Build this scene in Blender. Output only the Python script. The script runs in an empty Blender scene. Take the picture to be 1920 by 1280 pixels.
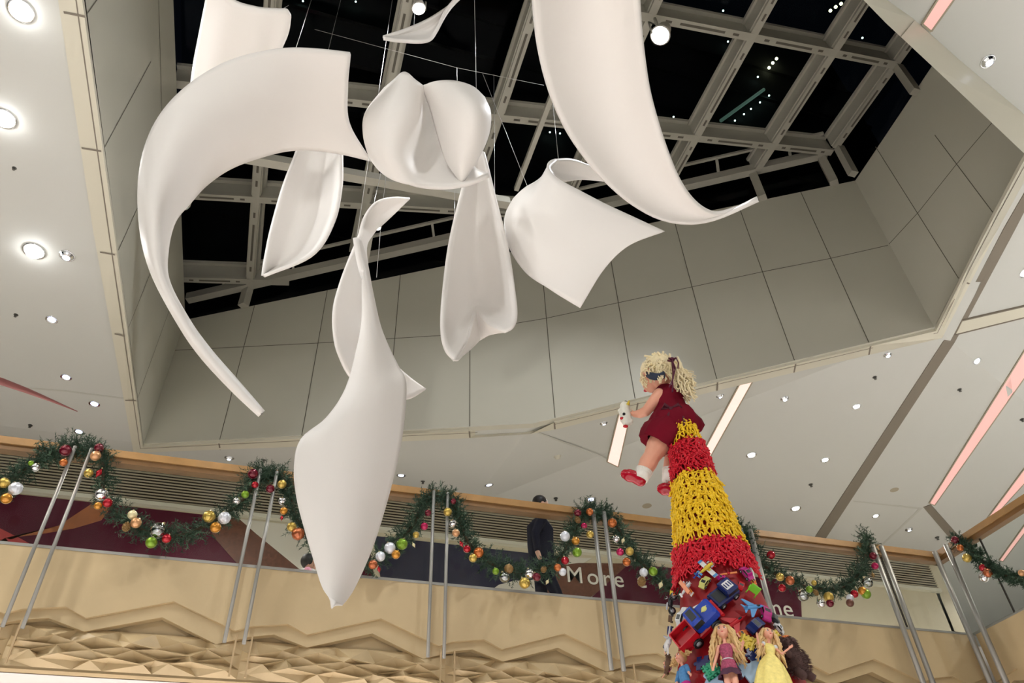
import bpy, bmesh, math, random
import numpy as np
from mathutils import Vector, Matrix, noise
from math import sin, cos, pi, radians, sqrt

# ---------------------------------------------------------------- camera
scene = bpy.context.scene
col = scene.collection
CX, CY = 960.0, 640.0
_z = np.array([885 - CX, -1000 - CY]); _x = np.array([6700 - CX, 1650 - CY])
F = sqrt(-(_z @ _x))
Zi = np.array([_z[0], _z[1], F]); Zi /= np.linalg.norm(Zi)
Xi = np.array([_x[0], _x[1], F]); Xi /= np.linalg.norm(Xi)
Yi = np.cross(Zi, Xi)
R = np.array([Xi, Yi, Zi])
cd = bpy.data.cameras.new('camera'); cam = bpy.data.objects.new('camera', cd); col.objects.link(cam)
cd.sensor_width = 36; cd.lens = F / 1920 * 36; cd.clip_start = 0.05; cd.clip_end = 300
m = Matrix.Identity(4)
for i in range(3):
    m[i][0] = R[i, 0]; m[i][1] = -R[i, 1]; m[i][2] = -R[i, 2]
cam.matrix_world = m
scene.camera = cam

# ---------------------------------------------------------------- world, view
scene.view_settings.view_transform = 'Standard'
scene.view_settings.look = 'None'
scene.view_settings.gamma = 1
scene.view_settings.use_curve_mapping = False
scene.view_settings.exposure = 0.0
w = bpy.data.worlds.new('night'); scene.world = w; w.use_nodes = True
bg = w.node_tree.nodes['Background']
bg.inputs[0].default_value = (0.10, 0.13, 0.22, 1); bg.inputs[1].default_value = 0.012

# ---------------------------------------------------------------- geometry helpers
def ray(px, py):
    return R @ np.array([px - CX, py - CY, F])
def at_y(px, py, y):
    d = ray(px, py); return Vector(d * (y / d[1]))
def at_x(px, py, x):
    d = ray(px, py); return Vector(d * (x / d[0]))
def at_z(px, py, z):
    d = ray(px, py); return Vector(d * (z / d[2]))
def at_h(px, py, r):
    d = ray(px, py); return Vector(d * (r / math.hypot(d[0], d[1])))
def at_d(px, py, s):
    d = ray(px, py); return Vector(d / np.linalg.norm(d) * s)
def hit_plane(px, py, p0, n):
    d = Vector(ray(px, py)); return d * (p0.dot(n) / d.dot(n))
def hit_tri(px, py, a, b, c):
    d = Vector(ray(px, py)); n = (b - a).cross(c - a)
    dn = d.dot(n)
    if abs(dn) < 1e-9: return None
    p = d * (a.dot(n) / dn)
    v0 = c - a; v1 = b - a; v2 = p - a
    d00 = v0.dot(v0); d01 = v0.dot(v1); d02 = v0.dot(v2); d11 = v1.dot(v1); d12 = v1.dot(v2)
    q = d00 * d11 - d01 * d01
    u = (d11 * d02 - d01 * d12) / q; v = (d00 * d12 - d01 * d02) / q
    if u >= -1e-4 and v >= -1e-4 and u + v <= 1.0002:
        n.normalize()
        if n.z > 0: n = -n
        return p, n
    return None

class MB:
    """collects shapes into one mesh"""
    def __init__(s): s.v = []; s.f = []; s.m = []; s.sm = []
    def add(s, vs, fs, mi=0, smooth=False):
        o = len(s.v); s.v += [tuple(v) for v in vs]
        for f in fs:
            s.f.append(tuple(i + o for i in f)); s.m.append(mi); s.sm.append(smooth)
        return s
    def box(s, c, size, M=None, mi=0, rot=None):
        x, y, z = size[0] / 2, size[1] / 2, size[2] / 2
        vs = [Vector((a * x, b * y, d * z)) for a in (-1, 1) for b in (-1, 1) for d in (-1, 1)]
        if rot is not None: vs = [rot @ v for v in vs]
        vs = [v + Vector(c) for v in vs]
        if M is not None: vs = [M @ v for v in vs]
        return s.add(vs, [(0, 1, 3, 2), (4, 6, 7, 5), (0, 4, 5, 1), (2, 3, 7, 6), (0, 2, 6, 4), (1, 5, 7, 3)], mi)
    def beam(s, a, b, w, h, up=Vector((0, 0, 1)), mi=0, off=0.0):
        """box from a to b; w across, h from the line upward (off shifts)"""
        a = Vector(a); b = Vector(b); d = (b - a).normalized(); r = d.cross(up).normalized(); u = r.cross(d).normalized()
        vs = []
        for p in (a, b):
            for (i, j) in ((-1, 0), (1, 0), (1, 1), (-1, 1)):
                vs.append(p + r * (i * w / 2) + u * (j * h + off))
        return s.add(vs, [(0, 1, 2, 3), (7, 6, 5, 4), (0, 4, 5, 1), (1, 5, 6, 2), (2, 6, 7, 3), (3, 7, 4, 0)], mi)
    def tube(s, pts, rad, n=8, mi=0, cap=True, smooth=True, flat=None):
        pts = [Vector(p) for p in pts]
        if not hasattr(rad, '__len__'): rad = [rad] * len(pts)
        o = len(s.v); ref = None; vs = []
        for i, p in enumerate(pts):
            t = (pts[min(i + 1, len(pts) - 1)] - pts[max(i - 1, 0)])
            if t.length < 1e-9: t = Vector((0, 0, 1))
            t.normalize()
            if ref is None:
                ref = Vector((0, 0, 1)) if abs(t.z) < .9 else Vector((1, 0, 0))
            a = t.cross(ref)
            if a.length < 1e-6: a = t.cross(Vector((0, 1, 0.1)))
            a.normalize(); b = t.cross(a).normalized(); ref = a.cross(t).normalized() * 1.0
            r = rad[i]; ra, rb = (r, r) if not hasattr(r, '__len__') else r
            for k in range(n):
                q = 2 * pi * k / n
                vs.append(p + a * (cos(q) * ra) + b * (sin(q) * rb))
        fs = []
        for i in range(len(pts) - 1):
            for k in range(n):
                k2 = (k + 1) % n
                fs.append((i * n + k, i * n + k2, (i + 1) * n + k2, (i + 1) * n + k))
        if cap:
            fs.append(tuple(range(n))); fs.append(tuple((len(pts) - 1) * n + k for k in reversed(range(n))))
        return s.add(vs, fs, mi, smooth)
    def ball(s, c, r, M=None, nu=12, nv=8, mi=0, sc=(1, 1, 1), rot=None):
        c = Vector(c); vs = []; fs = []
        for j in range(nv + 1):
            th = pi * j / nv
            for i in range(nu):
                ph = 2 * pi * i / nu
                v = Vector((sin(th) * cos(ph) * sc[0], sin(th) * sin(ph) * sc[1], cos(th) * sc[2])) * r
                if rot is not None: v = rot @ v
                v = v + c
                if M is not None: v = M @ v
                vs.append(v)
        for j in range(nv):
            for i in range(nu):
                i2 = (i + 1) % nu
                fs.append((j * nu + i, (j + 1) * nu + i, (j + 1) * nu + i2, j * nu + i2))
        return s.add(vs, fs, mi, True)
    def lathe(s, prof, M=None, n=16, mi=0, smooth=True, cap=False):
        """prof: list of (r, z)"""
        vs = []; fs = []
        for (r, z) in prof:
            for k in range(n):
                v = Vector((r * cos(2 * pi * k / n), r * sin(2 * pi * k / n), z))
                vs.append(M @ v if M is not None else v)
        for i in range(len(prof) - 1):
            for k in range(n):
                k2 = (k + 1) % n
                fs.append((i * n + k, i * n + k2, (i + 1) * n + k2, (i + 1) * n + k))
        if cap:
            fs.append(tuple(reversed(range(n)))); fs.append(tuple((len(prof) - 1) * n + k for k in range(n)))
        return s.add(vs, fs, mi, smooth)
    def prism(s, pts, d, M=None, mi=0):
        """polygon in local xy, thickness d along z"""
        n = len(pts)
        vs = [Vector((p[0], p[1], 0)) for p in pts] + [Vector((p[0], p[1], d)) for p in pts]
        if M is not None: vs = [M @ v for v in vs]
        fs = [tuple(reversed(range(n))), tuple(range(n, 2 * n))] + [(i, (i + 1) % n, n + (i + 1) % n, n + i) for i in range(n)]
        return s.add(vs, fs, mi)
    def slab(s, quad, n, t, mi=0):
        """quad (any polygon in 3D) extruded by n*t"""
        k = len(quad); a = [Vector(q) for q in quad]; b = [q + n * t for q in a]
        fs = [tuple(range(k)), tuple(reversed(range(k, 2 * k)))] + [(i, k + i, k + (i + 1) % k, (i + 1) % k) for i in range(k)]
        return s.add(a + b, fs, mi)
    def build(s, name, mats, parent=None, loc=None, merge=False):
        me = bpy.data.meshes.new(name)
        o0 = Vector(loc) if loc is not None else Vector((0, 0, 0))
        me.from_pydata([tuple(Vector(v) - o0) for v in s.v], [], s.f)
        for mt in (mats if isinstance(mats, (list, tuple)) else [mats]): me.materials.append(mt)
        me.polygons.foreach_set('material_index', s.m)
        me.polygons.foreach_set('use_smooth', s.sm)
        me.update()
        bm = bmesh.new(); bm.from_mesh(me)
        if merge: bmesh.ops.remove_doubles(bm, verts=bm.verts, dist=1e-5)
        bmesh.ops.recalc_face_normals(bm, faces=bm.faces); bm.to_mesh(me); bm.free()
        o = bpy.data.objects.new(name, me); col.objects.link(o)
        if loc is not None: o.location = o0
        if parent is not None:
            o.parent = parent
            if loc is None and parent.type == 'EMPTY' and parent.get('_w'):
                o.matrix_parent_inverse = parent.matrix_world.inverted()
        return o

def tag(o, label=None, cat=None, group=None, kind=None):
    if label: o['label'] = label
    if cat: o['category'] = cat
    if group: o['group'] = group
    if kind: o['kind'] = kind
    return o
def struct(name, mb, mats): return tag(mb.build(name, mats), kind='structure')
def thing(name, label, cat, loc=(0, 0, 0), group=None, rot=None):
    """Empty at the thing's base; parts are built in its local frame unless world=True"""
    o = bpy.data.objects.new(name, None); col.objects.link(o); o.empty_display_size = .1
    M = Matrix.Translation(Vector(loc))
    if rot is not None: M = M @ rot.to_4x4()
    o.matrix_world = M
    return tag(o, label, cat, group)
def wpart(name, mb, mats, root):
    """part given in world coordinates, parented to an unrotated Empty"""
    loc = root.matrix_world.translation
    mb.v = [tuple(Vector(v) - loc) for v in mb.v]
    return mb.build(name, mats, root)
def copy_tree(o, parent=None):
    c = o.copy(); col.objects.link(c)
    if parent is not None: c.parent = parent
    for ch in [x for x in o.children]: copy_tree(ch, c)
    return c

# ---------------------------------------------------------------- materials
MAT = {}
def mat(name, c, rough=.5, metal=0., emit=0., emitc=None, spec=.5, coat=0., noise_amt=0., noise_scale=8., trans=0., sub=0., bump=0., bscale=60., sheen=0.):
    m = bpy.data.materials.new(name); m.use_nodes = True; nt = m.node_tree; b = nt.nodes['Principled BSDF']
    b.inputs['Base Color'].default_value = (*c, 1); b.inputs['Roughness'].default_value = rough; b.inputs['Metallic'].default_value = metal
    b.inputs['Specular IOR Level'].default_value = spec; b.inputs['Coat Weight'].default_value = coat
    b.inputs['Transmission Weight'].default_value = trans; b.inputs['Sheen Weight'].default_value = sheen
    if sub: b.inputs['Subsurface Weight'].default_value = sub; b.inputs['Subsurface Scale'].default_value = .02
    if emit:
        b.inputs['Emission Color'].default_value = (*(emitc or c), 1); b.inputs['Emission Strength'].default_value = emit
    if noise_amt or bump:
        tc = nt.nodes.new('ShaderNodeTexCoord'); nz = nt.nodes.new('ShaderNodeTexNoise'); nz.inputs['Scale'].default_value = noise_scale
        nz.inputs['Detail'].default_value = 4
        nt.links.new(tc.outputs['Object'], nz.inputs['Vector'])
        if noise_amt:
            mx = nt.nodes.new('ShaderNodeMix'); mx.data_type = 'RGBA'
            mx.inputs['A'].default_value = (*[max(0, x * (1 - noise_amt)) for x in c], 1)
            mx.inputs['B'].default_value = (*[min(1, x * (1 + noise_amt)) for x in c], 1)
            nt.links.new(nz.outputs['Fac'], mx.inputs['Factor']); nt.links.new(mx.outputs['Result'], b.inputs['Base Color'])
        if bump:
            n2 = nt.nodes.new('ShaderNodeTexNoise'); n2.inputs['Scale'].default_value = bscale
            nt.links.new(tc.outputs['Object'], n2.inputs['Vector'])
            bp = nt.nodes.new('ShaderNodeBump'); bp.inputs['Strength'].default_value = bump; bp.inputs['Distance'].default_value = .01
            nt.links.new(n2.outputs['Fac'], bp.inputs['Height']); nt.links.new(bp.outputs['Normal'], b.inputs['Normal'])
    MAT[name] = m
    return m
def glassy(name, tint, refl=.08, rough=0.0, ior=1.45):
    m = bpy.data.materials.new(name); m.use_nodes = True; nt = m.node_tree; nt.nodes.clear()
    out = nt.nodes.new('ShaderNodeOutputMaterial'); tr = nt.nodes.new('ShaderNodeBsdfTransparent'); gl = nt.nodes.new('ShaderNodeBsdfGlossy')
    mx = nt.nodes.new('ShaderNodeMixShader'); fr = nt.nodes.new('ShaderNodeFresnel'); fr.inputs[0].default_value = ior
    ml = nt.nodes.new('ShaderNodeMath'); ml.operation = 'ADD'; ml.inputs[1].default_value = refl; ml.use_clamp = True
    tr.inputs[0].default_value = (*tint, 1); gl.inputs['Roughness'].default_value = rough; gl.inputs[0].default_value = (.9, .95, .93, 1)
    nt.links.new(fr.outputs[0], ml.inputs[0]); nt.links.new(ml.outputs[0], mx.inputs[0])
    nt.links.new(tr.outputs[0], mx.inputs[1]); nt.links.new(gl.outputs[0], mx.inputs[2]); nt.links.new(mx.outputs[0], out.inputs[0])
    MAT[name] = m; return m

mat('ceiling_paint', (.60, .605, .575), .55, noise_amt=.02, noise_scale=.6, spec=.3)
mat('trim_paint', (.66, .63, .52), .4); mat('fold_line', (.53, .53, .49), .6); mat('wood_dark', (.22, .11, .035), .45, noise_amt=.2, noise_scale=6)
mat('well_panel', (.56, .545, .46), .28, noise_amt=.04, noise_scale=1.2, spec=.5)
mat('joint_dark', (.13, .12, .09), .8)
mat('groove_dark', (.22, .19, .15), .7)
mat('steel_paint', (.37, .355, .30), .45, noise_amt=.04)
mat('slot_dark', (.10, .09, .07), .7)
mat('sail_white', (.83, .80, .77), .5, spec=.25, noise_amt=.012, noise_scale=2.)
mat('floor_stone', (.64, .62, .59), .35, noise_amt=.1)
mat('stone', (.55, .42, .24), .5, noise_amt=.13, noise_scale=2.2, bump=.08, bscale=30)
mat('stone_dark', (.50, .36, .20), .6, noise_amt=.1)
mat('soffit_white', (.85, .80, .76), .5)
mat('wood_rail', (.43, .24, .09), .3, coat=.4, noise_amt=.25, noise_scale=6)
mat('brushed_steel', (.34, .335, .31), .4, metal=.35)
mat('louver', (.42, .36, .26), .5)
mat('dark_gap', (.03, .022, .015), .8)
mat('cream_wall', (.62, .55, .40), .5)
mat('poster_purple', (.085, .006, .022), .5, spec=.2)
mat('poster_brown', (.14, .05, .025), .5, noise_amt=.6, noise_scale=26)
mat('poster_orange', (.35, .11, .03), .4, noise_amt=.3)
mat('poster_red', (.45, .04, .04), .4)
mat('poster_white', (.68, .64, .55), .4)
mat('navy_glass', (.02, .02, .05), .12)
mat('white_letter', (.8, .76, .68), .4)
glassy('rail_glass', (.97, .99, .98), .0, ior=1.18)
glassy('sky_glass', (.5, .58, .56), .0, .02, ior=1.12)
mat('wire', (.75, .76, .75), .3, metal=.9)
mat('chrome', (.8, .82, .85), .12, metal=1.)
mat('lamp_glow', (1, .98, .95), .4, emit=14, emitc=(.95, .97, 1.))
mat('lamp_glow_big', (1, .98, .95), .4, emit=40, emitc=(1., 1., 1.))
mat('lamp_glow_dim', (1, .98, .95), .4, emit=3.0, emitc=(.62, .72, 1.))
mat('lamp_glow_mid', (1, .98, .95), .4, emit=6., emitc=(.8, .86, 1.))
mat('pink_light', (.3, .2, .18), .4, emit=.80, emitc=(1., .52, .46))
mat('pink_light_bright', (.3, .2, .18), .4, emit=1.05, emitc=(1., .74, .64))
mat('black_metal', (.03, .03, .03), .4, metal=.5)
mat('sprinkler_metal', (.12, .12, .11), .4, metal=.6)
mat('vent_tan', (.40, .35, .26), .6)
mat('reflection_glow', (1, 1, 1), .4, emit=9, emitc=(.7, .95, .9))  # glow of the dots that stand for skylight reflections
mat('reflection_glow_warm', (1, 1, 1), .4, emit=12, emitc=(.95, .9, .55))
mat('glow_green', (.3, .5, .4), .4, emit=.16, emitc=(.45, .75, .60))  # greenish spotlight lens, and the added reflection streak
mat('ext_dark', (.02, .02, .02), .9)

# ---------------------------------------------------------------- room lamps: lights in the mall's ceilings, with some added unseen ones
def spot(name, loc, power, color=(1, .93, .84), size=160, blend=1., target=None, rad=.08):
    l = bpy.data.lights.new(name, 'SPOT'); l.energy = power; l.color = color; l.spot_size = radians(size); l.spot_blend = blend; l.shadow_soft_size = rad
    o = bpy.data.objects.new(name, l); col.objects.link(o); o.location = loc
    d = (Vector(target) - Vector(loc)) if target is not None else Vector((0, 0, -1))
    o.rotation_euler = d.to_track_quat('-Z', 'Y').to_euler()
    tag(o, kind='helper'); return o
def area(name, loc, power, sx, sy, color=(1, .93, .84), target=None):
    l = bpy.data.lights.new(name, 'AREA'); l.shape = 'RECTANGLE'; l.size = sx; l.size_y = sy; l.energy = power; l.color = color
    o = bpy.data.objects.new(name, l); col.objects.link(o); o.location = loc
    d = (Vector(target) - Vector(loc)) if target is not None else Vector((0, 0, -1))
    o.rotation_euler = d.to_track_quat('-Z', 'Y').to_euler()
    tag(o, kind='helper'); return o
K = 1.0
# added unseen spots over the hall floor, for bounce light on the ceiling
for (x, y, z) in ((-7, -6, 7.1), (-7, -2, 7.1), (-7, 2, 7.1), (-6.5, 6, 7.1), (-3.5, -4, 7.1), (0, -5, 7.7), (4, -5, 7.9), (8, -5, 8.1), (12, -4, 8.2), (13, 0, 8.2), (14, 4, 8.0), (3, -8.5, 7.9), (10, -8.5, 8.0)):
    spot('hall_fill_beam', (x, y, z), 1650 * K, (1, .985, .96), 125, .7, rad=.1)
# added unseen spots below the balcony, for bounce light on the soffit
for x in (-5, -2, 1, 4, 7):
    spot('lower_fill_beam', (x, 9.6, 2.35), 900 * K, (1, .92, .90), 150, 1., rad=.06)
# downlights along the corridor behind the balustrade
for (x, y) in ((-6, 10), (-4, 9.4), (-1.2, 10.6), (1.6, 10.4), (4.2, 10.2), (6.8, 10.0), (9.5, 10.2), (12, 10.2), (15, 12), (18, 9), (13, 16), (17, 17), (12.5, 7.0)):
    h = 6.35 if 0 < x < 8 else 6.9
    spot('corridor_downlight_beam', (x, y, h), 200 * K, (1, .95, .88), 150, 1., rad=.06)
# lamps clamped to the skylight steel, aimed at the sculpture
spot('sculpture_lamp_beam', at_d(1238, 72, 12.3) + Vector((0, 0, -.35)), 550 * K, (.95, .97, 1), 110, .6, (1.2, 6.2, 5), .12)
spot('sculpture_lamp_beam', at_d(785, 15, 10.2) + Vector((0, 0, -.3)), 300 * K, (1, .98, .95), 100, .6, (-.5, 6.2, 4.5), .12)
spot('sculpture_lamp_beam', at_d(708, 425, 13.0) + Vector((0, -.2, -.2)), 160 * K, (.93, 1, .98), 80, .6, (.5, 5, 3.5), .1)
# the three glaring lamps at the left, turned towards the sculpture
for (px, py, tg, pw) in ((40, 20, (1.2, 4.6, 5.6), 150), (8, 222, (.6, 4.8, 5.2), 120), (64, 470, (.8, 5.0, 4.6), 100)):
    p_ = at_z(px, py, 6.95)
    spot('sculpture_lamp_beam', p_, pw * K, (1, 1, 1), 70, .7, tg, .06)
# ceiling spots behind the camera, turned across the hall towards the sculpture
spot('sculpture_lamp_beam', (-4.2, -4.2, 6.9), 780 * K, (1, 1, .98), 50, .7, (1.0, 4.6, 5.0), .2)
spot('sculpture_lamp_beam', (4.5, -4.5, 7.5), 250 * K, (1, .98, .95), 50, .7, (1.0, 4.6, 5.0), .2)
# tilted ceiling spots that wash the stone balcony front
for (a, b) in (((-5.0, 5.6, 7.1), (-2.5, 8.1, 2.8)), ((-3.6, 7.2, 7.1), (.4, 8.1, 2.8)), ((9.6, 5.2, 7.6), (4.8, 8.1, 2.9)), ((9.3, 6.6, 7.4), (6.6, 8.1, 2.9))):
    spot('balcony_wash_beam', a, 210 * K, (1, .93, .82), 60, .8, b, .05)
# spots of the hall aimed at the toy tower
spot('tower_lamp_beam', (-3.6, -2.5, 6.8), 240 * K, (1, .95, .9), 22, .8, (1.75, 2.67, 1.7), .1)

# ---------------------------------------------------------------- floor of the hall
struct('floor', MB().box((3, 4, -1.7), (40, 36, .2)), MAT['floor_stone'])

# ---------------------------------------------------------------- ceiling with the skylight well
L = Vector((-2.42, 11.66, 7.2))
Mx = Vector((3.27, 8.85, 6.66)); Rr = Vector((8.7, 6.17, 7.5))
Nn = Vector((8.5, 3.66, 8.34)); Q = Vector((2.3, 1.46, 8.03)); PL = at_z(160, 0, 7.2); dL = (PL - L).normalized(); Q2 = L + dL * ((L.y - 1.0) / -dL.y)
Lo = at_z(252, 843, 7.2)
YW = 12.5; ZW = 7.3
W0 = Vector((-14, YW, ZW)); WL = Vector((-2.42, YW, ZW)); WM = Vector((3.27, YW, ZW)); WF = Vector((11.5, YW, ZW))
FAR = Vector((24, YW, ZW)); FN = Vector((24, -1, 8.7)); NB = Vector((3, -10, 8.2)); NBR = Vector((24, -10, 8.6))
A0_ = Vector((-14, -10, 7.2)); A1_ = L + dL * ((L.y + 10) / -dL.y); A3_ = Vector((-14, 11.66, 7.2))
TR = [(A0_, A1_, L), (A0_, L, A3_), (A3_, L, WL), (A3_, WL, W0), (L, Mx, WM), (L, WM, WL), (Mx, Rr, WM), (Rr, WF, WM),
      (Rr, Nn, FAR), (Rr, FAR, WF), (Nn, FN, FAR), (Q, NB, Nn), (NB, NBR, FN), (NB, FN, Nn), (Q2, A1_, NB), (Q2, NB, Q)]
TR += [(WF, FAR, Vector((24, 24, ZW))), (WF, Vector((24, 24, ZW)), Vector((11.5, 24, ZW)))]
mb = MB()
for t in TR:
    n = (t[1] - t[0]).cross(t[2] - t[0]).normalized()
    if n.z < 0: n = -n
    a, b, c = t
    mb.add([a, b, c], [(0, 1, 2)])
struct('ceiling', mb, MAT['ceiling_paint'])
def ceil_hit(px, py):
    best = None
    for t in TR:
        h = hit_tri(px, py, *t)
        if h and (best is None or h[0].length < best[0].length): best = h
    return best
def cpt(px, py):
    h = ceil_hit(px, py)
    return h[0] if h else at_z(px, py, 7.4)

# well walls -----------------------------------------------------
nW2 = Vector(((Rr - L).y, -(Rr - L).x, 0)).normalized()
def w2(px, py): return hit_plane(px, py, L, nW2)
zLt, zRt = 9.94, 11.05
def top2(t): return L.lerp(Rr, t).xy.to_3d() + Vector((0, 0, zLt + (zRt - zLt) * t))
def tof(p): return (p.xy - L.xy).dot((Rr - L).xy) / (Rr - L).xy.length_squared
tM = tof(Mx)
Mb = L.lerp(Rr, tM); Mb.z = w2(1000, 793).z
dirW = (Rr - L).xy.to_3d().normalized()
back = -nW2 if nW2.y < 0 else nW2     # away from the well
def wallmesh(poly, outward, joints, w=.013):
    m = MB(); m.slab(poly, outward, .12)
    for (a, b) in joints:
        d = (b - a).normalized(); s_ = d.cross(outward).normalized() * w / 2; inn = -outward * .004
        m.add([a - s_ + inn, a + s_ + inn, b + s_ + inn, b - s_ + inn], [(0, 1, 2, 3)], 1)
    return m
def zb2(t):
    return (L.z + (Mb.z - L.z) * t / tM) if t < tM else (Mb.z + (Rr.z - Mb.z) * (t - tM) / (1 - tM))
js = []
for (px, py) in ((412, 825), (566, 816), (738, 660), (881, 720), (1030, 660), (1165, 600), (1344, 711), (1490, 677), (1630, 644)):
    t = tof(w2(px, py)); p = L.lerp(Rr, t); js.append((Vector((p.x, p.y, zb2(t))), top2(t)))
hj = [w2(*p) for p in ((300, 658), (600, 643), (828, 629), (1023, 597), (1162, 567), (1428, 510), (1555, 485), (1665, 460))]
hj[0] = w2(272 + 50, 657)
js += list(zip(hj[:-1], hj[1:]))
wb = wallmesh([L, Mb, Rr, top2(1), top2(0)], back, js)
struct('wall_back', wb, [MAT['well_panel'], MAT['joint_dark']])
# fill between wall foot and ceiling fold at M
mb = MB(); mb.add([L, Mx, Mb], [(0, 1, 2)]); mb.add([Mx, Rr, Mb], [(0, 1, 2)])
struct('trim_2', mb, MAT['trim_paint'])
# right wall
nR = Vector(((Nn - Rr).y, -(Nn - Rr).x, 0)).normalized()
if nR.x < 0: nR = -nR
def w3(px, py): return hit_plane(px, py, Rr, nR)
Rt = top2(1); Nt = Vector((Nn.x, Nn.y, 11.05)); Ne = Nn + (Nn - Rr).xy.to_3d() * .25
j3 = [(w3(1642, 275), w3(1798, 522)), (w3(1753, 253), w3(1862, 398)), (w3(1863, 227), w3(1792, 310)), (w3(1792, 310), w3(1723, 397)), (w3(1723, 397), w3(1665, 460))]
struct('wall_right', wallmesh([Rr, Nn, Nt, Rt], nR, j3), [MAT['well_panel'], MAT['joint_dark']])
# left wall
nL = Vector((dL.y, -dL.x, 0)).normalized()
if nL.x > 0: nL = -nL
def w1(px, py): return hit_plane(px, py, L, nL)
lt0 = top2(0); lt1 = w1(325, 0); k_ = (lt1 - lt0) / (lt1.y - lt0.y); Lt_near = lt0 + k_ * (1.0 - lt0.y)
j1 = []
for (px, py) in ((163, 25), (195, 277), (220, 472), (236, 625), (258, 745)):
    p = w1(px, py); j1.append((Vector((p.x, p.y, 7.2)), Vector((p.x, p.y, 7.2)).lerp(Vector((p.x, p.y, 9.0)), 1)))
j1.append((w1(297, 0), w1(303, 210)))
struct('wall_left', wallmesh([Q2, L, lt0, Lt_near], nL, j1, .014), [MAT['well_panel'], MAT['joint_dark']])
# near walls (their faces look away from the camera)
nq = Vector(((Q - Nn).y, -(Q - Nn).x, 0)).normalized()
if nq.y > 0: nq = -nq
Qt = Vector((Q.x, Q.y, 10.6))
struct('wall_front', wallmesh([Nn, Q, Qt, Nt], nq, []), [MAT['well_panel'], MAT['joint_dark']])
struct('wall_near', wallmesh([Q, Q2, Lt_near, Qt], Vector((0, -1, 0)), []), [MAT['well_panel'], MAT['joint_dark']])

# trim round the opening: outer/inner pixel pairs lie on the ceiling facets
pairs = [((113, 0), (158, 0)), ((177, 427), (216, 427)), ((252, 844), (269, 833)), ((565, 832), (565, 817)), ((880, 816), (880, 803)), ((995, 808), (995, 793)),
         ((1040, 800), (1039, 787)), ((1344, 727), (1344, 711)), ((1490, 693), (1490, 677)), ((1629, 660), (1630, 644)), ((1764, 629), (1752, 616)),
         ((1867, 427), (1847, 427)), ((1958, 262), (1921, 287))]
mb = MB()
po = [cpt(*a) for a, b in pairs]; pi_ = [cpt(*b) for a, b in pairs]
d0 = (po[0] - po[1]).normalized() * 3.5
po = [po[0] + d0] + po; pi_ = [pi_[0] + d0] + pi_
for i in range(len(po) - 1):
    mb.slab([po[i], po[i + 1], pi_[i + 1], pi_[i]], Vector((0, 0, -1)), .05)
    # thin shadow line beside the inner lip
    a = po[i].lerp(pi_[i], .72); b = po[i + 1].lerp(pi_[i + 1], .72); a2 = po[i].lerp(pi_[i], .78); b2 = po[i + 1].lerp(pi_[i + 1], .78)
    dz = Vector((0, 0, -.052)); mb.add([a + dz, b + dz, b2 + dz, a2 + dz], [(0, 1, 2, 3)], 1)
for i in (0, 1, 2, 4, 5, 7, 8, 9, 10, 12):
    pass
for (a, b) in (((123, 18), (163, 26)), ((156, 272), (193, 278)), ((190, 467), (218, 472)), ((217, 620), (236, 625)), ((237, 745), (258, 746)),
               ((414, 838), (412, 826)), ((567, 831), (566, 817)), ((881, 815), (880, 803)), ((1040, 799), (1039, 787)), ((1192, 767), (1195, 750)), ((1343, 727), (1344, 711)),
               ((1487, 693), (1490, 677)), ((1627, 660), (1630, 644)), ((1815, 527), (1799, 522))):
    A = cpt(*a); B = cpt(*b); d = (B - A).normalized(); s_ = d.cross(Vector((0, 0, 1))).normalized() * .012; dz = Vector((0, 0, -.054))
    mb.add([A - s_ + dz, A + s_ + dz, B + s_ + dz, B - s_ + dz], [(0, 1, 2, 3)], 1)
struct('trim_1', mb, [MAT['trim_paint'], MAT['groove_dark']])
# near edge trim, top right
mb = MB()
pr = [((1600, -45), (1552, -68)), ((1663, 0), (1620, 0)), ((1710, 33), (1657, 38)), ((1800, 113), (1747, 122)), ((1919, 213), (1905, 272)), ((1958, 262), (1921, 287))]
po = [cpt(*a) for a, b in pr]
pn_ = []
ez = Nn.lerp(Q, 1)
for a, b in pr:
    pn_.append(cpt(*b))
for i in range(len(po) - 1): mb.slab([po[i], po[i + 1], pn_[i + 1], pn_[i]], Vector((0, 0, -1)), .05)
for (a, b) in (((1710, 35), (1688, 62)), ((1803, 127), (1781, 148)), ((1883, 203), (1865, 216))):
    A = cpt(*a); B = cpt(*b); d = (B - A).normalized(); s_ = d.cross(Vector((0, 0, 1))).normalized() * .012; dz = Vector((0, 0, -.054))
    mb.add([A - s_ + dz, A + s_ + dz, B + s_ + dz, B - s_ + dz], [(0, 1, 2, 3)], 1)
struct('trim_3', mb, [MAT['trim_paint'], MAT['groove_dark']])
# dark recessed groove and light fold strips on the ceiling
def cstrip(name, quad, mt, t=.012):
    mb = MB(); q = [cpt(*p) for p in quad]; mb.slab(q, Vector((0, 0, -1)), t); return struct(name, mb, MAT[mt])
cstrip('trim_4', ((1882, 427), (1904, 427), (1790, 640), (1768, 640)), 'groove_dark')
cstrip('trim_5', ((1768, 640), (1790, 640), (1543, 1016), (1524, 1012)), 'groove_dark')
cstrip('trim_6', ((1904, 427), (1882, 427), (1938, 330), (1952, 334)), 'groove_dark')
cstrip('trim_7', ((1731, 950), (1745, 945), (1796, 1002), (1782, 1010)), 'groove_dark')
cstrip('trim_8', ((1804, 600), (1930, 571), (1930, 590), (1792, 624)), 'trim_paint', .02)
cstrip('trim_9', ((0, 722), (120, 731), (235, 746), (235, 748), (120, 733.5), (0, 724.5)), 'fold_line', .004)
cstrip('trim_10', ((1000, 806), (1138, 858), (1138, 860), (998, 808)), 'fold_line', .004)
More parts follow.
